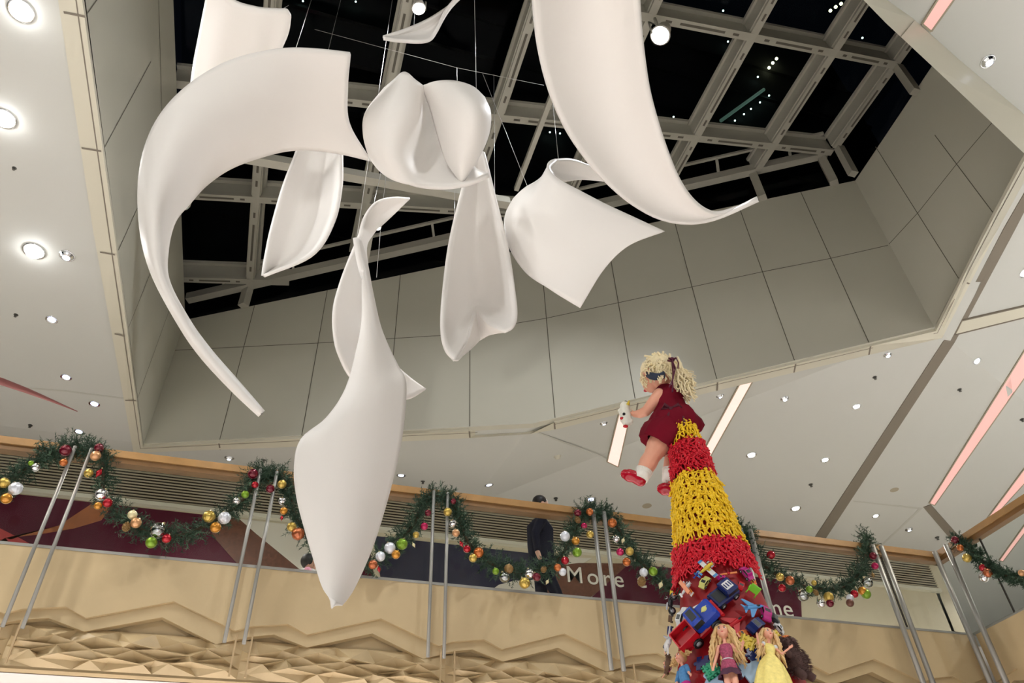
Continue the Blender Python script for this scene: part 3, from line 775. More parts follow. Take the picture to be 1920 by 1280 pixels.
swn = ['the left edge garland', 'the first full swag', 'the swag beside the long sail', 'the swag before the walking man', 'the swag left of the toy tower', 'the swag right of the toy tower', 'the side wing garland']
ordn = ['first', 'second', 'third', 'fourth', 'fifth', 'sixth', 'seventh', 'eighth', 'ninth', 'tenth', 'eleventh', 'twelfth', 'thirteenth', 'fourteenth', 'fifteenth', 'sixteenth', 'seventeenth', 'eighteenth', 'nineteenth', 'twentieth', 'twenty-first', 'twenty-second', 'twenty-third', 'twenty-fourth', 'twenty-fifth', 'twenty-sixth', 'twenty-seventh', 'twenty-eighth']
sw = {}
for b in allb:
    if b[5]: k = 6
    else: k = sum(1 for q in bounds[:5] if b[0] > q)
    sw.setdefault(k, []).append(b)
kn = {'': 'ball', 'f': 'glittered ball', 'n': 'pointed drop', 'c': 'pine-cone ornament', 'g': 'clear glass ball'}
rb = random.Random(4)
for k, lst in sw.items():
    lst.sort(key=lambda b: b[0])
    for i, (x, y, r, c, kd, wing) in enumerate(lst):
        t = bauble_proto({'': 'ball', 'f': 'fluted', 'n': 'finial', 'c': 'cone', 'g': 'clear'}[kd], c)
        p = at_x(x, y, XG - .10) if wing else at_y(x, y, 7.87)
        dist = p.length; ax = Vector(ray(x, y)).length / F
        rad = r * dist / (F * ax) * .97
        if kd in 'n' and kd: rad *= .85
        t.matrix_world = Matrix.Translation(p) @ Matrix.Rotation(rb.uniform(-.5, .5), 4, 'Y') @ Matrix.Rotation(rb.uniform(0, 6), 4, 'Z') @ Matrix.Scale(rad, 4)
        nm = kn[kd] if kd == 'g' else ('%s %s' % (c, kn[kd]))
        t['label'] = '%s, %s from left on %s' % (nm, ordn[i], swn[k])
        t['category'] = 'bauble'; t['group'] = 'ornaments on the garlands'

# ---------------------------------------------------------------- ceiling fittings
def basis_from(n):
    z = n.normalized(); x = z.orthogonal().normalized(); y = z.cross(x); M = Matrix((x, y, z)).transposed(); return M
_dl = {}
def downlight(px, py, r, kind, lab):
    h = ceil_hit(px, py)
    if h is None: return
    p, n = h
    ax = Vector(ray(px, py)).normalized(); rad = r * p.length / (F * (Vector(ray(px, py)).length / F)) / 1.0
    rad = min(rad, .26)
    if kind not in _dl:
        t = thing('downlight', 'x', 'downlight')
        mb = MB(); mb.lathe([(.80, .0), (.80, .10), (.96, .12), (1.02, .06), (1.02, -.02)], n=20); mb.build('trim_ring', MAT['trim_paint'] if kind == 'white' else MAT['chrome'], t)
        if kind == 'gimbal':
            mb = MB(); mb.lathe([(.80, .04), (.84, .16), (.62, .42), (.5, .46), (.44, .30)], n=16, smooth=False); mb.build('reflector', MAT['chrome'], t)
            mb = MB(); mb.ball((.0, 0, .30), .36, nu=12, nv=8, sc=(1, 1, .6)); mb.build('lamp', MAT['lamp_glow_mid'], t)
        else:
            mb = MB(); mb.lathe([(.82, .08), (.70, .05), (.60, .04)], n=18); mb.build('reflector', MAT['chrome'], t)
            mb = MB(); mb.lathe([(.66, .05), (.5, .08), (.001, .10)], n=18) if kind != 'big' else mb.ball((0, 0, .1), .74, nu=16, nv=10, sc=(1, 1, .8)); mb.build('lamp', MAT['lamp_glow_big' if kind == 'big' else 'lamp_glow' if kind == 'bright' else 'lamp_glow_dim'], t)
        _dl[kind] = t
    else: t = copy_tree(_dl[kind])
    t.matrix_world = Matrix.Translation(p) @ basis_from(n).to_4x4() @ Matrix.Scale(rad, 4)
    t['label'] = lab; t['category'] = 'downlight'; t['group'] = 'round downlights in the ceiling'
DL = [(40, 20, 24, 'big', 'big glaring downlight at the top left corner'), (8, 222, 22, 'big', 'glaring downlight on the left edge, below the corner one'), (64, 470, 20, 'big', 'glaring squarish downlight beside a tilted chrome one'),
 (126, 479, 14, 'gimbal', 'tilted chrome downlight beside the glaring left one'), (97, 599, 11, 'dim', 'small bluish downlight below the tilted chrome one'), (124, 707, 10, 'dim', 'small bluish downlight above the thin dark streamer'),
 (177, 757, 10, 'dim', 'small bluish downlight at the tip of the streamer'), (148, 809, 9, 'dim', 'small bluish downlight just above the first garland peak'), (430, 858, 9, 'gimbal', 'chrome downlight left of the second garland peak'),
 (752, 891, 8.5, 'dim', 'small downlight above the rail, right of the long white sail'), (917, 909, 8.5, 'dim', 'small downlight up and left of the walking man'), (1108, 936, 8.5, 'dim', 'small downlight above the fourth garland peak'),
 (1852, 115, 14, 'gimbal', 'tilted chrome downlight near the top right corner'), (1920, 512, 10, 'bright', 'bright downlight cut by the right edge'), (1832, 677, 8, 'bright', 'downlight right of the dark groove, high on the ceiling'),
 (1664, 665, 8, 'gimbal', 'chrome downlight just under the skylight trim corner'), (1606, 762, 8.5, 'bright', 'bright downlight left of the dark groove, upper one'), (1471, 747, 8, 'gimbal', 'chrome downlight between the pink bar and the groove'),
 (1350, 742, 8, 'gimbal', 'chrome downlight just left of the long pink bar top'), (1132, 793, 7.5, 'gimbal', 'chrome downlight left of the short pink bar'), (1206, 776, 7, 'gimbal', 'small downlight under the big doll arm'),
 (1409, 853, 10, 'bright', 'bright downlight right of the long pink bar foot'), (1547, 862, 8.5, 'bright', 'bright downlight halfway between tower and groove'), (1492, 953, 10, 'bright', 'bright downlight low, left of the groove end'),
 (1358, 941, 8.5, 'bright', 'downlight close to the right side of the yellow band'), (1642, 967, 7, 'bright', 'downlight right of the groove near the balcony corner'), (1704, 992, 7, 'gimbal', 'small chrome downlight near the balcony corner')]
for d in DL: downlight(*d)
def fitting(px, py, r, name, lab, cat_, kind):
    h = ceil_hit(px, py)
    if h is None: return
    p, n = h; rad = r * p.length / Vector(ray(px, py)).length
    mb = MB()
    if kind == 'vent': mb.lathe([(.001, .02), (1, .02), (1, -.02), (.001, -.02)], n=20, smooth=False); mt = MAT['vent_tan']
    elif kind == 'smoke': mb.lathe([(1, -.05), (1, .2), (.7, .35), (.65, .7), (.001, .75)], n=16); mt = MAT['trim_paint']
    else:
        mb.lathe([(1, -.05), (.95, .15), (.45, .2), (.4, .6), (.001, .6)], n=14, smooth=False)
        for a in range(3):
            q = 2 * pi * a / 3; mb.tube([(.35 * cos(q), .35 * sin(q), .5), (.5 * cos(q), .5 * sin(q), .8), (0, 0, 1.05)], .08, 5)
        mb.lathe([(.001, 1.05), (.6, 1.05), (.6, 1.13), (.001, 1.13)], n=12, smooth=False); mt = MAT['sprinkler_metal']
    o = mb.build(name, mt); o.matrix_world = Matrix.Translation(p) @ basis_from(n).to_4x4() @ Matrix.Scale(rad, 4)
    tag(o, lab, cat_)
SP = [(27, 315, 'dark sprinkler head below the glaring left edge lamps'), (30, 590, 'dark sprinkler head left of the small bluish downlight'), (57, 797, 'dark sprinkler head above the left end of the handrail'),
 (495, 862, 'dark sprinkler head above the second garland peak'), (793, 902, 'dark sprinkler head above the third garland peak'), (1042, 934, 'dark sprinkler head right of the walking man head'), (1640, 707, 'dark sprinkler head below the chrome downlight at the trim'),
 (1799, 730, 'dark sprinkler head between the groove and the right pink bar'), (1520, 908, 'dark sprinkler head between tower and groove'), (1610, 1005, 'dark sprinkler head just above the right handrail'), (1757, 1007, 'dark sprinkler head at the small grey groove'), (1916, 786, 'dark sprinkler head on the right edge')]
for x, y, l in SP: fitting(x, y, 4.2, 'sprinkler', l, 'sprinkler', 's')
fitting(1213, 948, 9, 'ceiling_vent', 'round tan ceiling disc left of the toy tower', 'vent', 'vent')
fitting(1677, 918, 8, 'ceiling_vent', 'round tan ceiling disc right of the dark groove', 'vent', 'vent')
fitting(1045, 855, 7, 'smoke_detector', 'small white smoke detector on the ceiling left of the doll', 'smoke detector', 'smoke')
# pink light troughs
def bar(q, lab, mt='pink_light'):
    t = thing('light_trough', lab, 'ceiling light', cpt(*q[0]), 'pink linear ceiling lights')
    n = Vector((0, 0, -1)); N = 12
    lp = lambda a, b, f: (a[0] + (b[0] - a[0]) * f, a[1] + (b[1] - a[1]) * f)
    la = [cpt(*lp(q[0], q[3], i / N)) for i in range(N + 1)]; lb = [cpt(*lp(q[1], q[2], i / N)) for i in range(N + 1)]
    mb = MB()
    for i in range(N): mb.slab([la[i], lb[i], lb[i + 1], la[i + 1]], n, .015)
    wpart('diffuser', mb, MAT[mt], t)
    mb = MB()
    for l_ in (la, lb):
        for a, b in zip(l_[:-1], l_[1:]): mb.beam(a, b, .022, .02, up=Vector((0, 0, -1)))
    for a, b in ((la[0], lb[0]), (la[-1], lb[-1])): mb.beam(a, b, .022, .02, up=Vector((0, 0, -1)))
    wpart('frame', mb, MAT['vent_tan'], t)
bar([(1138, 864), (1159, 874), (1183, 770), (1163, 762)], 'short glowing pink bar left of the doll, under the held toy', 'pink_light_bright')
bar([(1298, 883), (1314, 886), (1411, 713), (1387, 717)], 'long glowing pink bar running up behind the big doll', 'pink_light_bright')
bar([(1742, 942), (1752, 946), (1932, 690), (1927, 645)], 'long pink bar at the right, from the balcony corner to the edge')
bar([(1728, 44), (1745, 58), (1802, -22), (1770, -22)], 'pink bar cut off by the top edge at the right')
bar([(1851, 970), (1860, 971), (1932, 892), (1930, 864)], 'pink bar above the side wing handrail')
bar([(1873, 1049), (1880, 1051), (1930, 985), (1926, 975)], 'pink bar seen through the side wing glass')

# lights on the skylight steel
def lampfix(px, py, s, r, lab, glow):
    p = at_d(px, py, s); t = thing('spotlight', lab, 'spotlight', p)
    aim = (Vector((1.2, 4.5, 4)) - p).normalized(); M = Matrix.Translation(p) @ basis_from(aim).to_4x4()
    mb = MB(); mb.lathe([(.001, -2.2 * r), (r * .8, -2.1 * r), (r, -.2 * r), (r * 1.15, .0), (r, .02)], M, 18); wpart('housing', mb, MAT['soffit_white'], t)
    mb = MB(); mb.lathe([(r * .95, -.02), (.001, 0)], M, 18); wpart('lens', mb, MAT[glow], t)
    mb = MB(); mb.tube([p + Vector((-r, 0, 0)), p + Vector((-r, 0, r * 2.5)), p + Vector((r, 0, r * 2.5)), p + Vector((r, 0, 0))], .015, 6); mb.tube([p + Vector((0, 0, r * 2.5)), p + Vector((0, 0, r * 4))], .025, 6); wpart('bracket', mb, MAT['steel_paint'], t)
lampfix(1238, 66, 12.2, .13, 'bright round spotlight on the skylight steel, right of the tall right sail', 'lamp_glow_big')
lampfix(785, 15, 10.0, .075, 'bright spotlight behind the small sail at the top', 'lamp_glow_big')
lampfix(708, 425, 12.9, .055, 'small spotlight inside the curl of the lower white sail', 'lamp_glow_big')
lampfix(347, 386, 11.5, .05, 'dim greenish spotlight next to the left well wall', 'glow_green')
# reflections in the skylight glass, built as glowing dots on an added facade outside
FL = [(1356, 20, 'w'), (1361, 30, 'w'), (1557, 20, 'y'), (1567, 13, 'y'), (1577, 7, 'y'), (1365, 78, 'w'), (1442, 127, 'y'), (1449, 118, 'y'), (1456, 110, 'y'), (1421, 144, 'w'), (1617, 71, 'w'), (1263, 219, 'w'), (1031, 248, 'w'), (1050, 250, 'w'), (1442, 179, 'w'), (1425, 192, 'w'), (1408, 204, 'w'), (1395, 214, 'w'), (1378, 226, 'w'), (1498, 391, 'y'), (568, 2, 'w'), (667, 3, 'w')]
tb_ = thing('added_facade', 'added dark facade with glowing dots in place of reflections in the skylight glass', 'building', (12, 22.5, 10))
mb = MB(); mb.box((14, 24, 28), (44, 3, 60))
for k in range(12): mb.box((14, 22.4, 2 + 4.6 * k), (44, .2, .25))
wpart('wall', mb, MAT['ext_dark'], tb_)
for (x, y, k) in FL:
    p = at_y(x, y, 22.1); mb = MB().ball(p, (.0011 if k == 'w' else .0018) * p.length, nu=8, nv=6); wpart('lamp', mb, MAT['reflection_glow' if k == 'w' else 'reflection_glow_warm'], tb_)
mb = MB(); mb.tube([at_y(1352, 226, 22.0), at_y(1432, 168, 22.0)], .12, 8); wpart('reflection_streak', mb, MAT['glow_green'], tb_)  # reflected streak in the glass, built as a dim glowing tube

# ---------------------------------------------------------------- people behind the glass
mat('suit', (.014, .014, .026), .9, spec=.1); mat('skin', (.62, .36, .26), .5, sub=.05); mat('hair_dark', (.012, .01, .01), .5)
mat('pink_cloth', (.80, .35, .48), .8); mat('white_cloth', (.75, .72, .70), .8)
def skinbody(name, chains, mt, root, voxel=.02, balls=()):
    mb = MB()
    for pts, rad in chains:
        mb.tube(pts, rad, 12)
        for p, r in zip(pts, rad):
            rr = r if not hasattr(r, '__len__') else min(r)
            mb.ball(p, rr * .995, nu=12, nv=8)
    for (c, r, sc) in balls: mb.ball(c, r, nu=16, nv=12, sc=sc)
    loc = root.matrix_world.translation
    mb.v = [tuple(Vector(v) - loc) for v in mb.v]
    o = mb.build(name, mt, root)
    md = o.modifiers.new('remesh', 'REMESH'); md.mode = 'VOXEL'; md.voxel_size = voxel; md.use_smooth_shade = True
    sm = o.modifiers.new('smooth', 'SMOOTH'); sm.iterations = 4; sm.factor = .5
    return o
YM = 8.95
def pm(px, py, dy=0.): return at_y(px, py, YM + dy)
foot1 = pm(985, 1200); foot2 = pm(1075, 1190)
man = thing('person', 'man in a dark suit walking to the right behind the balustrade glass', 'person', (3.45, YM, 3.6))
H_ = pm(1015, 948)
hx = H_.x; zt = H_.z
def mp(dx, dz, dy=0.): return Vector((hx + dx, YM + dy, zt + dz))
fz = 3.62
skinbody('body', [([mp(-.02, -.02), mp(-.03, -.16), mp(-.03, -.24)], [.07, .055, .06]), ([mp(-.20, -.84, -.28), mp(-.18, -.93, -.30)], [.035, .03])], MAT['skin'], man, .012,
         [(mp(.005, .02), .098, (1.0, .8, 1.18)), (mp(.085, -.015), .03, (1, .8, .8)), (mp(.06, -.075), .045, (1, .9, .8)), (mp(-.01, .0, -.082), .025, (1, .5, 1.3))])
mb = MB(); mb.ball(mp(-.02, .055), .108, nu=16, nv=10, sc=(1.0, .86, .95)); mb.ball(mp(-.055, .0), .075, nu=14, nv=8, sc=(.8, 1.02, 1)); wpart('hair', mb, MAT['hair_dark'], man)
skinbody('jacket', [([mp(-.03, -.22), mp(-.04, -.34), mp(-.05, -.60), mp(-.04, -.85), mp(-.03, -1.0)], [(.06, .07), (.15, .19), (.145, .185), (.15, .175), (.155, .17)]),
                    ([mp(-.06, -.28, -.16), mp(-.20, -.56, -.24), mp(-.20, -.82, -.28)], [.07, .06, .045]),
                    ([mp(-.03, -.28, .16), mp(.06, -.56, .22), mp(.14, -.82, .2)], [.07, .06, .045])], MAT['suit'], man, .02)
hz = zt - .95
skinbody('trousers', [([mp(-.03, -.92), mp(-.03, -1.0)], [.15, .14]), ([mp(-.04, -.98, -.08), mp(.10, -1.30, -.09), Vector((hx + .22, YM - .08, fz + .1))], [.10, .075, .055]),
                      ([mp(-.04, -.98, .08), mp(-.05, -1.32, .09), Vector((hx - .22, YM + .08, fz + .12))], [.10, .075, .055])], MAT['suit'], man, .02)
mb = MB()
for dx, dy in ((.27, -.08), (-.20, .08)): mb.ball(Vector((hx + dx, YM + dy, fz + .045)), .14, nu=12, nv=8, sc=(1, .36, .36))
wpart('shoes', mb, MAT['suit'], man)
YK = 9.3
kh = at_y(581, 1056, YK)
kid = thing('person', 'small child with dark hair and a pink jacket behind the glass, beside the white sail', 'person', (kh.x, YK, 3.6))
def kp(dx, dz, dy=0.): return kh + Vector((dx, dy, dz))
skinbody('body', [([kp(.0, 0), kp(0, -.14)], [.05, .04]), ([kp(-.03, -.45, -.05), kp(-.03, 3.64 - kh.z, -.05)], [.05, .04]), ([kp(.05, -.45, .05), kp(.05, 3.64 - kh.z, .05)], [.05, .04])], MAT['skin'], kid, .012,
         [(kp(.01, 0), .088, (1, .9, 1.1)), (kp(.095, -.02), .018, (1, 1, 1))])
mb = MB(); mb.ball(kp(-.025, .03), .098, nu=16, nv=10, sc=(.95, .95, 1)); mb.ball(kp(.0, .0), .08, nu=14, nv=8, sc=(.7, 1.1, .9)); wpart('hair', mb, MAT['hair_dark'], kid)
skinbody('jacket', [([kp(.0, -.11), kp(-.01, -.2), kp(-.01, -.45), kp(0, -.55)], [(.07, .06), (.11, .13), (.12, .13), (.13, .14)]), ([kp(-.02, -.15, -.12), kp(.03, -.32, -.15), kp(.10, -.38, -.12)], [.05, .04, .035]), ([kp(-.02, -.15, .12), kp(.03, -.32, .15), kp(.10, -.38, .12)], [.05, .04, .035])], MAT['pink_cloth'], kid, .015)
mb = MB(); mb.tube([kp(.08 * cos(a) - .01, -.125, .08 * sin(a)) for a in [2 * pi * i / 12 for i in range(13)]], .03, 8); wpart('collar', mb, MAT['white_cloth'], kid)
ta = Vector((-4.6, 6.2, 0))
# thin dark streamer near the left edge
mat('streamer_red', (.28, .10, .09), .6)
mb = MB(); mb.tube([at_d(-60, 700, 4.0), at_d(0, 714, 4.1), at_d(50, 732, 4.2), at_d(100, 752, 4.3), at_d(145, 771, 4.4)], [.019, .017, .013, .007, .002], 8)
tag(mb.build('streamer', [MAT['streamer_red']]), 'thin dark red streamer tapering in from the left edge', 'streamer')

# ---------------------------------------------------------------- hanging sculpture: bent white sheets
def cr(a, b, c, d, f): return .5 * ((2 * b) + (c - a) * f + (2 * a - 5 * b + 4 * c - d) * f * f + (3 * b - a - 3 * c + d) * f ** 3)
def resample(P, n):
    k = len(P)
    if k == 2: return [P[0].lerp(P[1], i / n) for i in range(n + 1)]
    Q_ = [P[0] * 2 - P[1]] + P + [P[-1] * 2 - P[-2]]; out = []
    for i in range(n + 1):
        t = i / n * (k - 1); j = min(int(t), k - 2); f = t - j
        out.append(cr(Q_[j], Q_[j + 1], Q_[j + 2], Q_[j + 3], f))
    return out
def sail(patches, lab, th=.035, cat_='sculpture panel', nu=44, nv=20):
    """patches: list of grids; each row holds control points (px, py, distance)"""
    allv = []; mb = MB()
    for g in patches:
        rows = [resample([at_d(*p) for p in r], nv) for r in g]
        cols = [resample([r[j] for r in rows], nu) for j in range(nv + 1)]
        vs = []; fs = []
        for j in range(nv + 1): vs += cols[j]
        for j in range(nv):
            for i in range(nu):
                a = j * (nu + 1) + i; fs.append((a, a + 1, a + nu + 2, a + nu + 1))
        mb.add(vs, fs, 0, True); allv += vs
    top = max(allv, key=lambda v: v.z)
    o = mb.build('sculpture_sail', MAT['sail_white'], loc=top, merge=True)
    md = o.modifiers.new('thick', 'SOLIDIFY'); md.thickness = th; md.offset = 0; md.use_even_offset = False; md.use_rim = True
    tag(o, lab, cat_, 'bent white sheets of the hanging sculpture')
    return o
def rows2(L_, R_, d0, d1, bulge=0., mids=(.33, .67)):
    """rails given in pixels, distances interpolated, mid points pushed by bulge"""
    out = []
    n = len(L_)
    for i, (a, b) in enumerate(zip(L_, R_)):
        t = i / (n - 1)
        da = d0[0] + (d0[1] - d0[0]) * t; db = d1[0] + (d1[1] - d1[0]) * t
        bu = bulge(t) if callable(bulge) else bulge
        r = [(a[0], a[1], da)]
        for q in mids: r.append((a[0] + (b[0] - a[0]) * q, a[1] + (b[1] - a[1]) * q, da + (db - da) * q + bu))
        r.append((b[0], b[1], db)); out.append(r)
    return out
# 1 top-left sheet behind the big crescent
sail([[[(398, -60, 7.8), (374, 60, 8.2), (361, 130, 8.5), (352, 210, 8.8)], [(432, -4, 7.85), (420, 80, 8.15), (410, 150, 8.45), (400, 220, 8.75)], [(480, 14, 7.85), (468, 90, 8.15), (455, 150, 8.4), (445, 215, 8.7)],
       [(520, 18, 7.85), (503, 80, 8.15), (492, 130, 8.35), (478, 200, 8.65)], [(538, 19, 7.85), (528, 72, 8.1), (514, 112, 8.3), (496, 180, 8.55)], [(546, 30, 7.9), (540, 58, 8.05), (524, 96, 8.25), (505, 150, 8.45)]]],
     'upright white sheet at the top left, behind the huge crescent')
# 2 huge crescent
S2 = [[(657, 100), (651, 165), (655, 232), (697, 302)], [(600, 93), (600, 155), (606, 222), (645, 289)], [(540, 90), (545, 160), (553, 222), (590, 281)], [(480, 98), (492, 170), (507, 230), (540, 281)],
      [(420, 118), (437, 185), (457, 247), (485, 294)], [(360, 155), (381, 215), (403, 270), (430, 315)], [(310, 205), (334, 257), (357, 305), (385, 346)], [(278, 265), (302, 312), (325, 350), (352, 382)],
      [(263, 340), (282, 368), (303, 392), (326, 414)], [(266, 430), (281, 442), (297, 452), (313, 462)], [(286, 510), (296, 515), (304, 519), (313, 523)], [(333, 600), (338, 600), (344, 599), (350, 597)],
      [(377, 665), (382, 662), (387, 659), (392, 656)], [(435, 728), (438, 725), (442, 722), (446, 718)], [(488, 778), (490, 776), (492, 774), (493, 773)]]
g = []
for i, r in enumerate(S2):
    t = i / (len(S2) - 1)
    base = 7.4 - 1.9 * t
    k = max(0., 1 - t / .62)      # upper part lies nearly level, its underside towards the hall
    g.append([(r[0][0], r[0][1], base - .42 * k + .15 * (1 - k)), (r[1][0], r[1][1], base - .20 * k - .18 * (1 - k) * (1 - t) * 2), (r[2][0], r[2][1], base + .06 * k - .22 * (1 - k) * (1 - t) * 2), (r[3][0], r[3][1], base + .36 * k + .18 * (1 - k))])
sail([g], 'huge white crescent sheet at the left with a long thin tail', nu=80)
# 3 petal below the crescent
sail([rows2([(590, 190), (572, 240), (553, 292), (530, 352), (508, 430), (498, 480), (493, 517)], [(645, 190), (643, 240), (641, 290), (640, 350), (625, 418), (585, 478), (495, 517)], (9.2, 8.3), (9.0, 8.3), .25)],
     'white petal shaped sheet hanging below the huge crescent')
# 4 small sail at the top
sail([rows2([(719, 70), (760, 56), (800, 38), (835, 17), (862, -4), (910, -50)], [(719, 72), (752, 77), (800, 77), (818, 58), (838, 18), (880, -30)], (8.4, 8.9), (8.2, 8.7), .1)],
     'small pointed white sail at the very top, left of the tall right one')
# 5 folded round sheet in the centre
A5 = [[(722, 167, 7.3), (688, 212, 7.3), (684, 252, 7.3), (694, 293, 7.2)],
      [(740, 152, 7.1), (700, 215, 6.95), (694, 268, 6.9), (713, 318, 6.9)],
      [(759, 137, 7.0), (728, 205, 6.75), (715, 275, 6.7), (738, 336, 6.75)],
      [(776, 150, 7.0), (768, 215, 6.8), (748, 285, 6.7), (766, 346, 6.75)],
      [(792, 160, 7.1), (797, 225, 7.25), (790, 295, 7.1), (800, 351, 6.8)],
      [(800, 164, 7.2), (822, 230, 7.45), (832, 300, 7.2), (840, 352, 6.8)],
      [(806, 166, 7.2), (850, 240, 7.5), (868, 310, 7.25), (882, 344, 6.85)],
      [(812, 168, 7.25), (862, 250, 7.5), (885, 310, 7.3), (917, 329, 6.95)]]
B5 = [[(793, 160, 7.12), (808, 200, 7.15), (822, 250, 7.1), (838, 300, 7.0), (864, 338, 6.9)],
      [(815, 154, 7.0), (836, 200, 6.85), (850, 250, 6.8), (862, 300, 6.8), (866, 338, 6.88)],
      [(850, 154, 6.95), (876, 195, 6.7), (884, 245, 6.7), (880, 295, 6.8), (868, 337, 6.88)],
      [(884, 164, 7.0), (906, 200, 6.85), (907, 245, 6.85), (893, 292, 6.9), (868, 336, 6.9)],
      [(906, 183, 7.15), (917, 212, 7.1), (914, 250, 7.1), (898, 289, 7.05), (870, 335, 6.92)]]
sail([A5, B5], 'folded round white sheet in the middle, curled like a shell', nu=40, nv=28)
# 6 long loop below it
A6 = [[(886, 285, 8.1), (892, 283, 8.12), (897, 282, 8.13), (902, 283, 8.12), (907, 285, 8.1)],
      [(864, 368, 7.9), (880, 368, 8.1), (895, 368, 8.2), (911, 368, 8.1), (927, 368, 7.9)],
      [(843, 460, 7.6), (868, 462, 7.95), (896, 464, 8.1), (926, 462, 7.9), (950, 460, 7.6)],
      [(831, 560, 7.3), (858, 556, 7.75), (894, 545, 7.95), (935, 552, 7.7), (964, 552, 7.3)],
      [(829, 620, 7.15), (852, 608, 7.6), (893, 570, 7.85), (940, 585, 7.55), (967, 592, 7.2)],
      [(836, 655, 7.06), (862, 630, 7.48), (892, 579, 7.8), (931, 598, 7.48), (961, 612, 7.13)],
      [(852, 675, 7.0), (874, 640, 7.35), (892, 584, 7.75), (916, 606, 7.4), (947, 621, 7.1)]]
B6 = [[(851, 675, 7.0), (874, 640, 7.35), (892, 584, 7.75), (916, 606, 7.4), (947, 621, 7.1)],
      [(858, 675, 7.05), (880, 648, 7.5), (897, 612, 7.8), (919, 615, 7.5), (949, 620, 7.12)],
      [(862, 673, 7.1), (884, 652, 7.55), (902, 636, 7.75), (923, 626, 7.55), (950, 620, 7.14)]]
sail([A6, B6], 'long white loop hanging point up, notched like a heart at the bottom')
# 7 curled sheet at the right
A7 = [[(1043, 299, 8.1), (1015, 335, 8.1), (985, 354, 8.1), (962, 374, 8.05)],
      [(1030, 313, 7.8), (1000, 365, 7.75), (965, 395, 7.85), (948, 412, 7.95)],
      [(1046, 334, 7.65), (1012, 400, 7.6), (982, 437, 7.65), (956, 462, 7.8)],
      [(1086, 357, 7.6), (1055, 435, 7.5), (1022, 480, 7.5), (988, 512, 7.6)],
      [(1136, 383, 7.6), (1105, 455, 7.5), (1072, 505, 7.45), (1032, 543, 7.45)],
      [(1190, 408, 7.65), (1148, 460, 7.55), (1106, 510, 7.45), (1062, 562, 7.4)],
      [(1246, 434, 7.75), (1180, 460, 7.6), (1133, 503, 7.5), (1088, 577, 7.4)]]
B7 = [[(1043, 299, 8.1), (1030, 305, 8.0), (1028, 316, 7.9), (1032, 325, 7.85)], [(1075, 300, 8.4), (1062, 310, 8.4), (1052, 325, 8.35), (1055, 339, 8.3)], [(1112, 312, 8.7), (1104, 322, 8.7), (1095, 330, 8.7), (1094, 337, 8.7)], [(1175, 335, 8.9), (1168, 338, 8.9), (1160, 340, 8.9), (1155, 341, 8.9)]]
sail([A7, B7], 'curled white sheet like an open cone, right of the long loop')
# 8 tall sweeping sheet at the right
L8 = [(1003, -120), (998, -60), (1001, 10), (1010, 90), (1030, 170), (1060, 240), (1100, 300), (1142, 347), (1190, 386), (1242, 412), (1295, 419), (1345, 409), (1422, 375)]
R8 = [(1193, -120), (1196, -60), (1199, 10), (1206, 90), (1218, 170), (1237, 240), (1258, 300), (1276, 340), (1298, 372), (1322, 392), (1346, 399), (1378, 390), (1420, 371)]
sail([rows2(L8, R8, (5.6, 7.6), (5.9, 7.7), lambda t: .28 * (1 - t))], 'tall wide white sheet sweeping down from the top edge at the right')
# 9 spiral ribbon behind the long front sheet
A9 = [[(768, 372, 7.9), (768, 372.5, 7.9), (768, 373, 7.9)], [(735, 371, 7.9), (740, 383, 7.95), (745, 396, 7.95)], [(705, 380, 7.85), (713, 400, 7.95), (720, 418, 7.9)], [(684, 408, 7.7), (690, 425, 7.8), (697, 441, 7.85)],
      [(673, 445, 7.5), (679, 455, 7.6), (685, 464, 7.7)], [(657, 482, 7.4), (672, 495, 7.5), (689, 510, 7.6)], [(640, 525, 7.3), (665, 540, 7.4), (692, 560, 7.6)], [(627, 575, 7.2), (662, 590, 7.4), (697, 605, 7.6)],
      [(626, 620, 7.2), (670, 632, 7.4), (712, 641, 7.6)], [(636, 665, 7.2), (690, 672, 7.5), (738, 680, 7.6)], [(665, 715, 7.3), (720, 712, 7.5), (768, 708, 7.6)], [(735, 750, 7.4), (770, 746, 7.5), (798, 730, 7.6)]]
sail([A9], 'spiral white ribbon curling behind the long front sheet', nu=60)
# 10 long front sheet, lowest of all
L10 = [(667, 445), (672, 480), (680, 525), (683, 590), (674, 650), (652, 730), (615, 787), (567, 827), (555, 878), (560, 935), (577, 1000), (593, 1053), (606, 1096), (617, 1122), (626, 1135)]
R10 = [(672, 448), (684, 492), (694, 545), (708, 608), (724, 650), (743, 688), (757, 714), (757, 760), (751, 815), (740, 870), (717, 955), (692, 1030), (662, 1096), (646, 1122), (635, 1135)]
sail([rows2(L10, R10, (6.7, 5.5), (7.0, 5.6), lambda t: -.22 * sin(pi * t))], 'longest white sheet in front, its rounded tip lowest of all', th=.05, nu=70)

